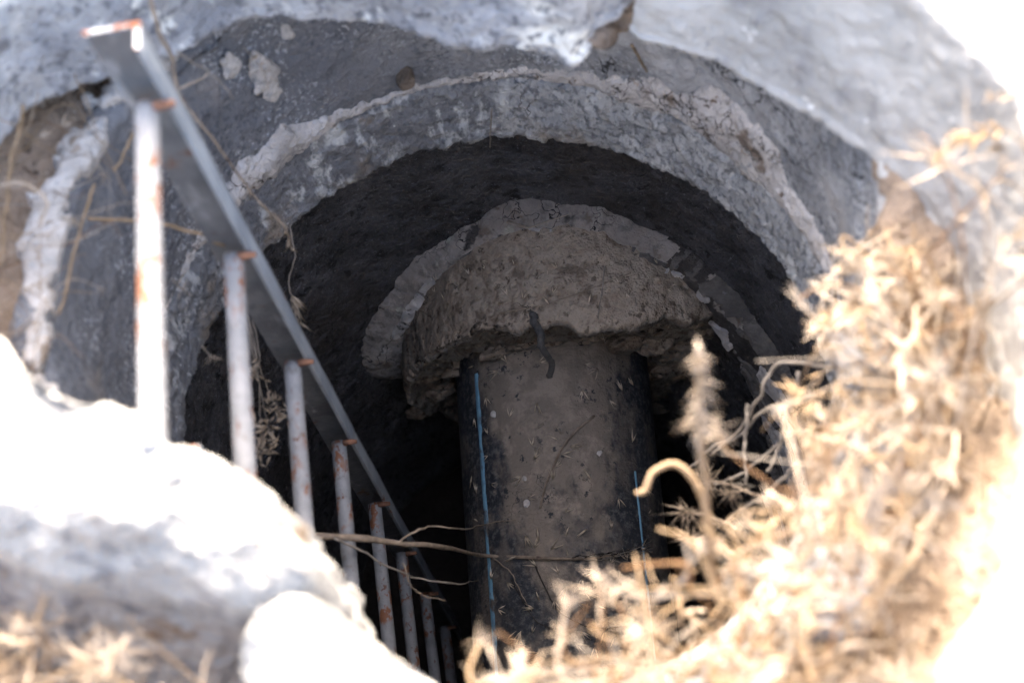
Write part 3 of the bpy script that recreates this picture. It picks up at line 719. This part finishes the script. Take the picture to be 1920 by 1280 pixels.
# ------------------------------------------------------------------ broken concrete chunks in the near left
def chunk(name, foot, ztop, zbot, m, seed, rough=.012, slope=1.12, round_=.02):
    Fp = np.array([p[:2] for p in foot]); c = Fp.mean(0)
    nth = 260; th = np.linspace(-np.pi, np.pi, nth, endpoint=False)
    # ray-cast the outline from its centre
    Rr = np.zeros(nth)
    for i, t in enumerate(th):
        d = np.array([math.cos(t), math.sin(t)]); best = .02
        for a, b in zip(Fp, np.roll(Fp, -1, 0)):
            e = b - a; den = d[0] * e[1] - d[1] * e[0]
            if abs(den) < 1e-12: continue
            w = a - c; u = (w[0] * e[1] - w[1] * e[0]) / den; v = (w[0] * d[1] - w[1] * d[0]) / den
            if u > 0 and -1e-6 <= v <= 1 + 1e-6: best = max(best, u)
        Rr[i] = best
    prof = [(f, 0) for f in np.linspace(.01, .9, 40)] + [(.95, .05), (.985, .14), (1.0, .25)] + [(1 + (slope - 1) * f, .25 + .75 * f) for f in np.linspace(.06, 1, 26)] + [(.5, 1.0), (.01, 1.0)]
    zt = np.asarray(ztop(c[0] + Rr * np.cos(th), c[1] + Rr * np.sin(th)) if callable(ztop) else ztop + 0 * th)
    P = np.zeros((nth, len(prof), 3))
    for j, (f, h) in enumerate(prof):
        ff = f if f <= 1 else 1 + (f - 1) * np.clip(-1.6 * np.sin(th + .8) - .5, .03, 1)
        P[:, j, 0] = c[0] + Rr * ff * np.cos(th); P[:, j, 1] = c[1] + Rr * ff * np.sin(th)
        zz = ztop(P[:, j, 0], P[:, j, 1]) if callable(ztop) else ztop + 0 * th
        wn = np.clip(-1.15 * np.sin(th + .55), 0, 1); hh = h + wn * (1 - h) * (.34 * max(0., (min(f, 1.) - .40) / .60) ** 1.8)   # the side towards the viewer slopes off gently
        P[:, j, 2] = zz * (1 - hh) + zbot * hh
    n = grid_normals(P, True)
    P = P + n * (rough * fbm(P, 11, 4, seed) + rough * .35 * fbm(P, 45, 4, seed + 5) + .25 * rough * ridge(P, 8, 3, seed + 9))[..., None]
    return mesh_obj(name, P.reshape(-1, 3), grid_faces(nth, len(prof), True), m)
zc = .085
f1 = [atz(x, y, zc) for x, y in [(-230, 540), (-100, 590), (0, 648), (60, 705), (130, 738), (200, 750), (255, 785), (330, 838), (400, 855), (450, 875), (490, 912), (545, 945), (540, 985), (575, 1020), (580, 1075), (540, 1110), (420, 1110), (260, 1090), (100, 1060), (-60, 1030), (-230, 990)]]
c1o = chunk('concrete_chunk', f1, lambda x, y: zc + .04 * (y - .45) - .02 * (x + .4), -.20, M['white'], 301, .011, 1.62)
tag(c1o, 'large sunlit white broken concrete chunk at the left, beside the ladder', 'concrete chunk')
zc2 = .05
f2 = [atz(x, y, zc2) for x, y in [(412, 1250), (425, 1195), (480, 1140), (540, 1108), (580, 1102), (630, 1130), (700, 1188), (770, 1236), (840, 1285), (900, 1380), (760, 1500), (560, 1480), (430, 1370)]]
c2o = chunk('concrete_chunk', f2, zc2, -.20, M['white'], 321, .008, 1.06)
tag(c2o, 'smaller white broken concrete chunk cut by the bottom edge of the picture', 'concrete chunk')

# ------------------------------------------------------------------ loose lumps
# mortar left on the rim of the upper ring (left)
def crust(P, nrm, mask, height, m, name, parent, least=40):
    """raised broken pieces of a skin laid on a grid surface, one object for each connected piece"""
    q = mask[:-1, :-1] & mask[1:, :-1] & mask[:-1, 1:] & mask[1:, 1:]
    left = set(zip(*np.nonzero(q)))
    while left:
        st = [left.pop()]; comp = []
        while st:
            u_ = st.pop(); comp.append(u_)
            for v_ in ((u_[0] + 1, u_[1]), (u_[0] - 1, u_[1]), (u_[0], u_[1] + 1), (u_[0], u_[1] - 1)):
                if v_ in left: left.remove(v_); st.append(v_)
        if len(comp) < least: continue
        cs = set(comp); idx = {}; V = []; Fc = []
        def vid(i, j, top):
            if (i, j, top) not in idx:
                idx[(i, j, top)] = len(V); V.append(P[i, j] + nrm[i, j] * (height[i, j] if top else -.012))
            return idx[(i, j, top)]
        for i, j in comp:
            Fc.append((vid(i, j, 1), vid(i, j + 1, 1), vid(i + 1, j + 1, 1), vid(i + 1, j, 1)))
            for (di, dj), (a_, b_) in (((-1, 0), ((i, j), (i, j + 1))), ((1, 0), ((i + 1, j + 1), (i + 1, j))), ((0, -1), ((i + 1, j), (i, j))), ((0, 1), ((i, j + 1), (i + 1, j + 1)))):
                if (i + di, j + dj) in cs: continue
                Fc.append((vid(*a_, 1), vid(*a_, 0), vid(*b_, 0), vid(*b_, 1)))
        mesh_obj(name, V, Fc, m, parent)
ph_ = np.linspace(rad(98), rad(208), 330)[:, None]; r_g = np.linspace(.500, .66, 56)[None]
Pg = np.stack([C1[0] + r_g * np.cos(ph_), C1[1] + r_g * np.sin(ph_), -.214 + np.clip(r_g - .56, 0, 1) * .55 + 0 * ph_], -1)
ng = np.zeros_like(Pg); ng[..., 2] = 1; ng[..., 0] = -.35 * np.cos(ph_); ng[..., 1] = -.35 * np.sin(ph_)
kf = fbm(Pg, 17, 4, 611) + .35 * fbm(Pg, 60, 3, 612) + 1.0 * np.exp(-((r_g - .525) / .022) ** 2) - .5
crust(Pg, ng, kf > .05, np.clip(.006 + .020 * np.sqrt(np.clip(kf, 0, 1)) + .004 * fbm(Pg, 50, 3, 613), .002, 1), M['crust'], 'mortar_crust', ra)
# bare plaster patches on the wall of the upper ring
for k, (x, y, sz) in enumerate([(497, 140, .030), (432, 118, .018), (508, 165, .016), (540, 62, .012), (1330, 215, .026), (1400, 300, .03)]):
    p = atcyl(x, y, C1, .499); o = lump('plaster_patch', (0, 0, 0), 1.0, M['crust'], 640 + k, (sz * .16, sz * .9, sz * 1.3), 4, ra, .6, math.atan2(p[1] - C1[1], p[0] - C1[0])); o.location = tuple(p)
# crumbs in the crack between the slabs
for k in range(7):
    p = atz(1120 + 12 * k + random.uniform(-8, 8), 85 - 12 * k + random.uniform(-5, 12), -.215)
    o = lump('soil_crumb', p + np.array([0, .02, 0]), .022 + .01 * random.random(), M['debris'], 430 + k, (1, 1, .8), 3)
    tag(o, 'brown soil crumb wedged in the crack between the two collar slabs', 'soil crumb', 'crumbs in the collar crack')
o = lump('stone', at(850, 464, 2.585), .018, M['brick'], 451, (1, .9, .8), 3); tag(o, 'small red stone lodged in the mortar above the collar, left', 'stone')
o = lump('stone', at(1322, 487, 2.545), .019, M['brick'], 452, (1, .9, .8), 3); tag(o, 'dull reddish stone among plaster flakes at the right of the collar', 'stone')
o = lump('stone', atcyl(762, 148, C1, .492), .019, M['debris'], 453, (1, .8, 1.1), 3); tag(o, 'dark pebble stuck in the mortar joint of the far wall', 'stone')
for k, (x, y, z, s, lb) in enumerate([(1680, 870, -.17, .055, 'grey rubble lump among the dry grass on the right'), 
                                      (1620, 660, -.17, .04, 'bluish rubble lump in the grass below the right slab'), (1560, 1100, -.15, .05, 'dusty rubble lump buried in the grass at lower right'),
                                      ]):
    o = lump('rubble', atz(x, y, z), s, M['grey_stone'], 470 + k, (1.1, 1, .6), 4); tag(o, lb, 'rubble')

# small pebbles on the pipe
for k, (x, y, s) in enumerate([(928, 775, .009), (988, 943, .010), (1122, 848, .008), (985, 897, .007)]):
    p = pipe_surface(x, y); o = lump('pebble', p, s, M['flake'], 490 + k, (1, 1, .5), 2)
    tag(o, ['round grey pebble high on the pipe, right of the left blue stripe', 'flat pale pebble in the middle of the pipe', 'bluish pebble on the dusty right of the pipe', 'small grey pebble just above the flat pale one'][k], 'pebble')

# ------------------------------------------------------------------ seeds, twigs and straws on the pipe and collar
def seed_mesh(nm, k, L, seed):
    r = random.Random(seed); mb = MB()
    for i in range(k):
        a = r.uniform(-.55, .55); b = r.uniform(.0, .35)
        mb.spike((0, 0, .001), (math.sin(a), math.cos(a), b * .6), L * r.uniform(.7, 1.1), L * .055, bend=(0, 0, -.05))
    return mb
seed_data = []
for k in range(5):
    o = seed_mesh('s', (2, 3, 3, 4, 2)[k], .021, k).build('grass_seed', M['seed'])
    seed_data.append(o.data); bpy.data.objects.remove(o)
def frame_on(p, n, ang, s):
    n = n / np.linalg.norm(n); u = np.cross(n, AX); u /= np.linalg.norm(u); v = np.cross(n, u)
    a = math.cos(ang) * u + math.sin(ang) * v; b = np.cross(n, a)
    m4 = Matrix.Identity(4)
    for i in range(3):
        m4[i][0], m4[i][1], m4[i][2], m4[i][3] = a[i] * s, b[i] * s, n[i] * s, p[i]
    return m4
r_ = random.Random(5)
pix = []
while len(pix) < 78:
    x = r_.uniform(890, 1215); y = r_.uniform(660, 1230)
    if x > 1150 and y > 1090: continue
    if all((x - a) ** 2 + (y - b) ** 2 > 20 ** 2 for a, b in pix): pix.append((x, y))
for x, y in pix:
    p = pipe_surface(x, y)
    if abs(th_of(p)) > 58: continue
    d = p - AX0; n = d - AX * (d @ AX); n /= np.linalg.norm(n)
    o = bpy.data.objects.new('grass_seed', r_.choice(seed_data)); COL.objects.link(o)
    o.matrix_world = frame_on(p + n * .006, n, r_.uniform(0, 6.28), r_.uniform(.9, 1.7))
    tag(o, 'tiny pale grass seed husk lying on the black pipe', 'grass seed', 'fallen grass seeds on the pipe')
for k in range(22):
    x = r_.uniform(800, 1330); y = r_.uniform(490, 590)
    p = collar_surface(x, y); d = p - AX0; n = d - AX * (d @ AX); n /= np.linalg.norm(n)
    o = bpy.data.objects.new('grass_seed', r_.choice(seed_data)); COL.objects.link(o)
    o.matrix_world = frame_on(p + n * .013, n, r_.uniform(0, 6.28), r_.uniform(.6, 1.2))
    tag(o, 'tiny pale grass seed husk lying in the dirt on the collar', 'grass seed', 'fallen grass seeds on the collar')
def strand(name, pts, r0, r1, m, label, cat, n=26, wob=.0015, sides=6, seed=0, flat=1.0, group=None):
    P = spline(pts, n); t = np.linspace(0, 1, n)
    w = np.stack([n1(t * 6 + seed, 1.5, 3, seed + i) for i in range(3)], -1) * wob
    mb = MB(); mb.tube(P + w, r0 + (r1 - r0) * t, sides, 0, flat); o = mb.build(name, m)
    return tag(o, label, cat, group)
def on_pipe(pts, h=.006):
    out = []
    for x, y in pts:
        p = pipe_surface(x, y); d = p - AX0; n = d - AX * (d @ AX); out.append(p + n / np.linalg.norm(n) * h)
    return out
def on_collar(pts, h=.012):
    out = []
    for x, y in pts:
        p = collar_surface(x, y); d = p - AX0 - COFF; n = d - AX * (d @ AX); out.append(p + n / np.linalg.norm(n) * h)
    return out
strand('curved_root', on_pipe([(1112, 780), (1062, 828), (1035, 880), (1020, 925), (1014, 953)]), .0028, .0018, M['twig'], 'pale curved rootlet lying down the middle of the pipe', 'rootlet')
strand('dark_root', on_pipe([(1003, 1055), (1020, 1095), (1045, 1140), (1085, 1168), (1130, 1178), (1160, 1175)]), .0018, .001, M['root'], 'thin black root curving down the lower pipe', 'root')
strand('dark_root', on_pipe([(960, 1085), (985, 1130), (1010, 1165), (1060, 1190)]), .0012, .0008, M['root'], 'thin black root beside the left blue stripe, low on the pipe', 'root')
strand('straw', on_collar([(940, 590), (1010, 578), (1090, 552), (1180, 516)]), .0013, .0009, M['twig'], 'long thin brown stalk lying across the collar dirt', 'straw')
strand('straw', on_collar([(1133, 503), (1128, 550), (1122, 598)]) + on_pipe([(1118, 655)], .04), .0013, .0009, M['straw3'], 'thin pale stalk hanging over the collar lip', 'straw')
strand('straw', [atcyl(922, 205, C1, .488), atcyl(920, 240, C1, .485), atcyl(919, 276, C1, .487)], .0016, .0012, M['straw3'], 'short pale stalk hanging over the lower ring edge', 'straw')
strand('dry_grass_straw', on_collar([(968, 430), (985, 437), (1003, 442)], .045) + on_collar([(1020, 436), (1045, 427), (1070, 419)], .045), .0048, .0012, M['straw2'], 'folded pale dry grass blade on top of the collar', 'straw', 20, .001, 6, 3, .25)
dl_ = float(-(R3.T @ (collar_surface(1013, 618) - EYE))[2]) - .03
strand('black_strap', on_collar([(1007, 592), (1009, 606)], .020) + [at(1012, 622, dl_), at(1016, 640, dl_ - .005), at(1023, 660, dl_ + .01), at(1032, 682, dl_ + .03), at(1029, 704, dl_ + .05)], .0088, .006, M['rubber'], 'twisted black rubber strip hanging over the collar lip', 'strap', 30, .006, 7, 5, .45)

# the dry branch between ladder and pipe
branch = empty('dry_branch', tuple(at(585, 1003, 1.93)))
tag(branch, 'forked dry branch reaching from the ladder across the pipe', 'branch')
def bpart(name, pts, r0, r1, m, n=40, wob=.003, seed=0):
    P = spline(pts, n); t = np.linspace(0, 1, n); w = np.stack([n1(t * 8 + seed, 1.3, 3, seed + i) for i in range(3)], -1) * wob
    rr = (r0 + (r1 - r0) * t) * (1 + .2 * n1(t * 20, 1.5, 2, seed + 7))
    mb = MB(); mb.tube(P + w, rr, 7); put(mb.build(name, m), branch)
def pp(x, y, h): return on_pipe([(x, y)], h)[0]
bpart('stem', [at(560, 1000, 1.90), at(640, 1008, 1.97), at(745, 1018, 2.06), at(830, 1026, 2.16), pp(925, 1040, .03), pp(1010, 1048, .015), pp(1100, 1048, .010), pp(1150, 1042, .012)], .0058, .0024, M['twig'])
bpart('fork', [at(745, 1016, 2.06), at(775, 998, 2.07), at(810, 988, 2.10), at(870, 992, 2.18), pp(930, 984, .03), pp(975, 975, .02)], .0022, .0009, M['twig'], seed=3)
bpart('fork', [at(625, 1010, 1.95), at(680, 1035, 1.98), at(730, 1062, 2.02), at(790, 1085, 2.07), at(860, 1092, 2.12), pp(920, 1088, .03)], .0020, .0009, M['straw3'], seed=5)
bpart('fork', [at(757, 1055, 2.05), at(768, 1090, 2.05), at(790, 1115, 2.06), at(835, 1126, 2.08)], .0012, .0007, M['twig'], seed=7)
bpart('fork', [pp(935, 1045, .02), pp(960, 1070, .01), pp(980, 1110, .008), pp(1000, 1145, .008)], .0014, .0007, M['twig'], seed=9)
for k in range(11):
    x0 = 1060 + 12 * k; a = r_.uniform(-.35, .30)
    q = [pp(min(x0, 1205), 1046 + r_.uniform(-3, 3), .014), pp(min(x0 + 50, 1210), 1046 + 50 * a, .02), at(x0 + 95, 1040 + 100 * a, np.linalg.norm(pp(1200, 1046, .02) - EYE) * .985 - .15)] if x0 < 1150 else [pp(1130, 1046, .012), pp(1180, 1046 + 40 * a, .016), pp(1210, 1046 + 60 * a, .02)]
    bpart('twiglet', q, .0011, .0005, M['root'] if k % 2 else M['straw3'], 18, .004, 20 + k)

# ------------------------------------------------------------------ dry grass
def burr(mb, p, d, size, n, m, r):     # a spiky dry seed head
    d = np.asarray(d, float); d /= np.linalg.norm(d)
    for i in range(n):
        v = r.normal(size=3); v /= np.linalg.norm(v); v = v * 1.0 + d * .35
        mb.spike(p + d * size * r.uniform(-.35, .25), v, size * r.uniform(.6, 1.3), size * .032, m, bend=r.normal(size=3) * .15)
def ear(mb, P, size, n, m, r):         # spikelets along the end of a stalk
    for i in range(n):
        k = r.integers(0, len(P) - 1); d = P[k + 1] - P[k]; d = d / np.linalg.norm(d)
        v = r.normal(size=3); v -= d * (v @ d); v /= np.linalg.norm(v)
        mb.spike(P[k], d * .9 + v * r.uniform(.2, .65), size * r.uniform(.7, 1.15), size * .08, m)
def stalk(name, pts, r0, r1, m, label, head=None, n=30, seed=0, wob=.003, group=None, cat='grass stalk'):
    root = empty(name, tuple(pts[0])); tag(root, label, cat, group)
    P = spline(pts, n); t = np.linspace(0, 1, n); P = P + np.stack([n1(t * 5 + seed, 1.2, 3, seed + i) for i in range(3)], -1) * wob
    mb = MB(); mb.tube(P, r0 + (r1 - r0) * t, 7); put(mb.build('stem', m), root)
    if head:
        hb = MB(); rg = np.random.default_rng(seed)
        kind, size, cnt, hm = head
        if kind == 'ear': ear(hb, P[-max(5, n // 3):], size, cnt, 0, rg)
        elif kind == 'arrow':            # spikelets fanning out and down from the tip
            for i in range(cnt):
                f_ = rg.random(); k_ = int((1 - f_) * n * .34); q_ = P[-1 - min(k_, n - 2)]; d_ = P[-1] - P[-3]; d_ = d_ / np.linalg.norm(d_)
                v = rg.normal(size=3); v -= d_ * (v @ d_); v /= np.linalg.norm(v)
                hb.spike(q_, v * .75 - d_ * rg.uniform(.35, .9), size * (1.15 - .55 * f_) * rg.uniform(.6, 1.1), size * .035, 0)
            hb.spike(P[-2], P[-1] - P[-3], size * .8, size * .14, 0)
        elif kind == 'husk':
            for i in range(cnt):
                v = rg.normal(size=3); hb.spike(P[-1] + rg.normal(size=3) * size * np.array([.32, .32, .6]), v, size * rg.uniform(.6, 1.0), size * .10, 0)
        else: burr(hb, P[-1], P[-1] - P[-3], size, cnt, 0, rg)
        put(hb.build('seed_head', hm), root)
    return root
# in the near right, in front of the pipe
stalk('grass_stalk', [at(1343, 1105, 1.25), at(1330, 1000, 1.22), at(1318, 880, 1.19), at(1308, 770, 1.16), at(1306, 665, 1.13)], .0044, .0032, M['straw1'], 'tall pale grass stalk with an arrow-shaped seed head in front of the pipe', ('arrow', .034, 70, M['straw2']), seed=1)
stalk('bent_stalk', [at(1335, 1010, 1.40), at(1318, 935, 1.39), at(1290, 885, 1.385), at(1255, 870, 1.385), at(1222, 888, 1.385), at(1210, 918, 1.385), at(1193, 926, 1.385)], .0048, .0030, M['straw1'], 'thick pale hooked grass stalk bending over the pipe edge', seed=2, wob=.001)
dead = [([(1530, 740, 1.78), (1440, 770, 1.83), (1390, 815, 1.86), (1330, 838, 1.9), (1290, 880, 1.93)], 'grey dead stem, upper of the kinked pair right of the pipe'),
        ([(1560, 690, 1.72), (1455, 683, 1.78), (1425, 745, 1.8), (1395, 800, 1.85), (1330, 850, 1.9)], 'grey dead stem with a sharp kink near the right ring edge'),
        ([(1540, 795, 1.75), (1470, 825, 1.8), (1400, 880, 1.86), (1345, 910, 1.9)], 'grey dead stem slanting down toward the pipe, below the kinked pair'),
        ([(1400, 760, 1.84), (1398, 840, 1.84), (1395, 905, 1.84)], 'grey dead stem hanging upright right of the tall grass stalk'),
        ([(1500, 700, 1.75), (1475, 770, 1.78), (1460, 840, 1.8), (1440, 890, 1.8)], 'grey dead stem hanging beside the thistle tangle'),
        ([(1530, 850, 1.7), (1460, 900, 1.76), (1400, 950, 1.8), (1350, 985, 1.84)], 'grey dead stem lowest of those leaning into the shaft')]
for k, (q, lb) in enumerate(dead):
    stalk('dead_stem', [at(*a) for a in q], .0034, .0022, M['straw3'], lb, ('burr', .022, 14, M['straw3']) if k in (2, 3, 5) else None, seed=40 + k, wob=.006, cat='dead stem')
for k, (x, y, d, s, lb) in enumerate([(1325, 900, 1.85, .030, 'brown burr hanging right of the pipe, upper one'), (1290, 960, 1.85, .034, 'dark brown burr close to the pipe edge'), (1375, 920, 1.8, .028, 'brown burr between the tall stalk and the grass mass'), (1290, 1005, 1.8, .03, 'brown burr lowest beside the pipe edge')]):
    stalk('thistle_burr', [at(x + 90, y + 30, d - .08), at(x + 40, y + 5, d - .03), at(x, y, d)], .002, .0015, M['twig'], lb, ('burr', s, 34, M['twig']), seed=60 + k, cat='burr')

# the tangled mass on the right rim
def grass_mass(name, poly, count, zr_, rimr, label, seed, heads=.5, size=1.0, keep=True, arcs=0):
    rg = np.random.default_rng(seed); mb = MB()
    pol = np.array(poly, float); x0, y0 = pol.min(0); x1, y1 = pol.max(0)
    def inside(x, y):
        c = False; j = len(pol) - 1
        for i in range(len(pol)):
            if (pol[i, 1] > y) != (pol[j, 1] > y) and x < (pol[j, 0] - pol[i, 0]) * (y - pol[i, 1]) / (pol[j, 1] - pol[i, 1]) + pol[i, 0]: c = not c
            j = i
        return c
    k = 0
    while k < count:
        x, y = rg.uniform(x0, x1), rg.uniform(y0, y1)
        if not inside(x, y): continue
        k += 1
        tip = atz(x, y, rg.uniform(*zr_))
        d = tip[:2] - C1; dl = np.linalg.norm(d); d = d / dl
        a = math.atan2(d[1], d[0]) + rg.normal() * .16
        rr = max(rimr + rg.uniform(-.02, .10), dl + rg.uniform(.02, .08))
        root = np.array([C1[0] + rr * math.cos(a), C1[1] + rr * math.sin(a), -.215 + rg.uniform(-.01, .02)])
        e = root[:2] - np.array([-.026, .61]); el = np.linalg.norm(e)
        if keep and el > .478: root[:2] = np.array([-.026, .61]) + e / el * .478
        mid = (root + tip) / 2 + rg.normal(size=3) * .025 + np.array([0, 0, rg.uniform(.0, .05)])
        P = spline([root, mid, tip, tip + (tip - mid) * .3 + rg.normal(size=3) * .02 + np.array([0, 0, -.015])], 12)
        P += np.stack([n1(np.linspace(0, 4, 12) + k, 1.1, 2, i) for i in range(3)], -1) * .006
        m = int(rg.choice(4, p=[.42, .25, .13, .20]))
        r0 = rg.uniform(.0005, .0013) * size
        mb.tube(P, np.linspace(r0 * 1.2, r0 * .6, 12), 5, m)
        if rg.random() < heads:
            hm = int(rg.choice([0, 1, 1, 1, 2]))
            if rg.random() < .35: burr(mb, P[-1], P[-1] - P[-3], rg.uniform(.018, .040) * size, int(rg.integers(12, 24)), hm, rg)
            else: ear(mb, P[-6:], rg.uniform(.016, .030) * size, int(rg.integers(10, 20)), hm, rg)
    k = 0
    while k < arcs:                      # long bent stems lying across the tangle
        x, y = rg.uniform(x0, x1), rg.uniform(y0, y1)
        a = rg.normal() * .7 + 2.3; L = rg.uniform(90, 330)
        x2, y2 = x + L * math.cos(a), y - L * math.sin(a) * .8
        if not (inside(x, y) and inside(x + .5 * (x2 - x), y + .5 * (y2 - y))): continue
        k += 1
        za = rg.uniform(-.17, -.02); p0 = atz(x, y, za); p2 = atz(x2, y2, za + rg.normal() * .03)
        p1 = (p0 + p2) / 2 + rg.normal(size=3) * np.array([.03, .03, .02]) + np.array([0, 0, .02])
        Q = spline([p0, p1, p2], 16); r0 = rg.uniform(.0009, .0021)
        mb.tube(Q, np.linspace(r0, r0 * .7, 16), 5, int(rg.choice([0, 1, 2, 3], p=[.4, .3, .15, .15])))
        if rg.random() < .3: burr(mb, Q[-1], Q[-1] - Q[-3], rg.uniform(.018, .034), 14, 1, rg)
    o = mb.build(name, [M['straw1'], M['straw2'], M['straw3'], M['straw4']], smooth=False)
    return tag(o, label, 'dry grass', kind='stuff')
poly_r = [(820, 1330), (930, 1285), (1060, 1225), (1190, 1190), (1205, 1110), (1260, 1040), (1330, 1010), (1400, 930), (1500, 860), (1470, 770), (1530, 690), (1545, 560), (1580, 480), (1690, 450), (1780, 520), (1800, 620), (1815, 760), (1815, 880), (1795, 1000), (1760, 1110), (1700, 1220), (1640, 1330), (1300, 1420)]
grass_mass('dry_grass', poly_r, 215, (-.20, -.03), .50, 'tangled golden dry grass and burrs on the right rim of the shaft', 5, .42, 1.0, True, 75)
poly_f = [(1350, 1120), (1500, 960), (1560, 800), (1620, 560), (1760, 560), (1800, 800), (1760, 1060), (1670, 1240), (1400, 1350), (1100, 1300)]
grass_mass('dry_grass', poly_f, 42, (-.04, .06), .52, 'pale out-of-focus grass heads standing highest in the right foreground', 9, .6, 1.35)
poly_t = [(1760, 330), (1800, 250), (1900, 180), (1990, 200), (1990, 560), (1880, 560), (1810, 460)]
grass_mass('dry_grass', poly_t, 16, (.02, .10), .62, 'blurred pale grass leaning over the right collar slab', 13, .6, 1.2, False)
grass_mass('dry_grass', [(880, 1300), (960, 1250), (1080, 1225), (1200, 1195), (1300, 1300), (1050, 1400)], 60, (-.16, -.04), .50, 'pale straw fringe along the bottom edge below the pipe', 23, .35)
grass_mass('dry_grass', [(1560, 560), (1590, 490), (1690, 450), (1770, 520), (1800, 640), (1800, 760), (1580, 740)], 70, (-.19, -.05), .50, 'dry grass heads crowding the right rim just under the collar slab', 29, .6, 1.1)
# left side straws
poly_l = [(0, 260), (120, 230), (230, 240), (200, 420), (120, 620), (60, 680), (-60, 640), (-80, 330)]
grass_mass('dry_grass', poly_l, 46, (-.19, -.12), .58, 'thin straw scattered on the soil behind the left rim', 17, .08, .75, False)
poly_b = [(-60, 1150), (120, 1195), (300, 1240), (420, 1290), (300, 1380), (-80, 1380)]
grass_mass('dry_grass', poly_b, 70, (-.06, .03), .60, 'blurred straw at the foot of the big white chunk, bottom left', 19, .2, 1.0, False)
lefts = [([(45, 195, 1.50), (25, 300, 1.50), (8, 420, 1.50), (2, 500, 1.5)], .0022, 'upright pale straw at the far left edge'),
         ([(178, 345, 1.56), (150, 430, 1.54), (130, 520, 1.53), (108, 592, 1.53)], .0020, 'slanting straw against the ring left of the first rung'),
         ([(165, 410, 1.60), (255, 412, 1.60), (330, 425, 1.60), (420, 458, 1.60)], .0026, 'long straw lying level behind the first rung'),
         ([(250, 250, 1.6), (232, 290, 1.6), (215, 322, 1.6)], .0022, 'short golden straw between slab and first rung'),
         ([(0, 345, 1.5), (60, 350, 1.48), (90, 380, 1.48), (70, 420, 1.49)], .0022, 'curled pale straw at the left edge on the soil')]
for k, (q, r, lb) in enumerate(lefts):
    strand('straw', [at(*a) for a in q], r, r * .8, M['straw1'] if k != 4 else M['straw2'], lb, 'straw', seed=k + 3, wob=.003)
stalk('dry_stalk', [at(270, -30, 1.5), at(300, 60, 1.53), at(325, 110, 1.58), at(345, 190, 1.62), at(400, 260, 1.66), at(440, 320, 1.7), at(482, 372, 1.74), at(530, 420, 1.78), at(548, 470, 1.82)], .0030, .0012, M['twig'], 'long dry stem trailing from the top left slab down past the ladder', ('ear', .020, 14, M['straw2']), 50, 71, .004, cat='dry stalk')
stalk('dry_stalk', [at(330, 95, 1.6), at(375, 125, 1.62), at(410, 150, 1.64), at(440, 185, 1.66)], .0016, .0010, M['straw3'], 'thin pale side stem forking right from the top of the ladder', None, 24, 73, .003, cat='dry stalk')
stalk('dry_stalk', [at(340, 165, 1.63), at(365, 155, 1.64), at(390, 140, 1.65)], .0018, .0012, M['straw2'], 'short pale twig beside the upper stile', None, 14, 74, .002, cat='dry stalk')
stalk('hanging_stem', [at(545, 425, 1.95), at(552, 480, 1.97), at(540, 520, 1.99), at(548, 560, 2.0), at(556, 605, 2.02)], .0012, .0008, M['straw3'], 'thin hanging stem with pale spikelets right of the stile', ('ear', .034, 26, M['straw2']), 24, 75, .004, cat='grass stalk')
for k, (x, y, d, s, lb) in enumerate([(500, 800, 1.93, .034, 'large pale seed head cluster caught behind the third rung'), (487, 850, 1.93, .030, 'pale seed head at the bottom of the cluster behind the rungs'), (512, 760, 1.93, .026, 'pale seed head at the top of the cluster behind the rungs'), (475, 700, 1.9, .022, 'small pale seed head just right of the second rung')]):
    stalk('seed_head_stalk', [at(460 + 4 * k, 590, 1.9), at(478 + 3 * k, 680, 1.91), at(x, y - 8, d), at(x + 2, y, d)], .0010, .0009, M['straw3'], lb, ('husk', s, 26, M['straw2']), 20, 80 + k, .003, cat='seed head')
for k, (x, y, d, lb) in enumerate([(395, 670, 1.75, 'pale spikelet snagged on the left edge of the lower ring'), (340, 545, 1.7, 'pale spikelet on the wall right of the first rung'), (200, 330, 1.58, 'tuft of pale husks on the ring left of the first rung'), (475, 110, 1.78, 'pale husk tuft on the ring wall under the left slab'), (500, 140, 1.79, 'pale plaster-white husk tuft next to the bare patch')]):
    stalk('spikelet', [at(x - 18, y - 22, d - .01), at(x - 6, y - 8, d), at(x, y, d)], .0012, .0008, M['straw3'], lb, ('burr', .020, 9, M['straw2']), 10, 90 + k, .001, cat='spikelet')
strand('straw', [atcyl(1115, 68, C1, .49), atcyl(1150, 62, C1, .44), atcyl(1180, 55, C1, .44)], .0026, .0020, M['straw1'], 'yellow straw bridging the crack between the collar slabs', 'straw', seed=8)
strand('straw', [atcyl(1185, 85, C1, .46), atcyl(1200, 112, C1, .47), atcyl(1213, 135, C1, .48)], .0026, .0016, M['straw1'], 'golden straw hanging below the crack', 'straw', seed=9)
print('tris', sum(len(o.data.polygons) * 2 for o in bpy.data.objects if o.type == 'MESH'))
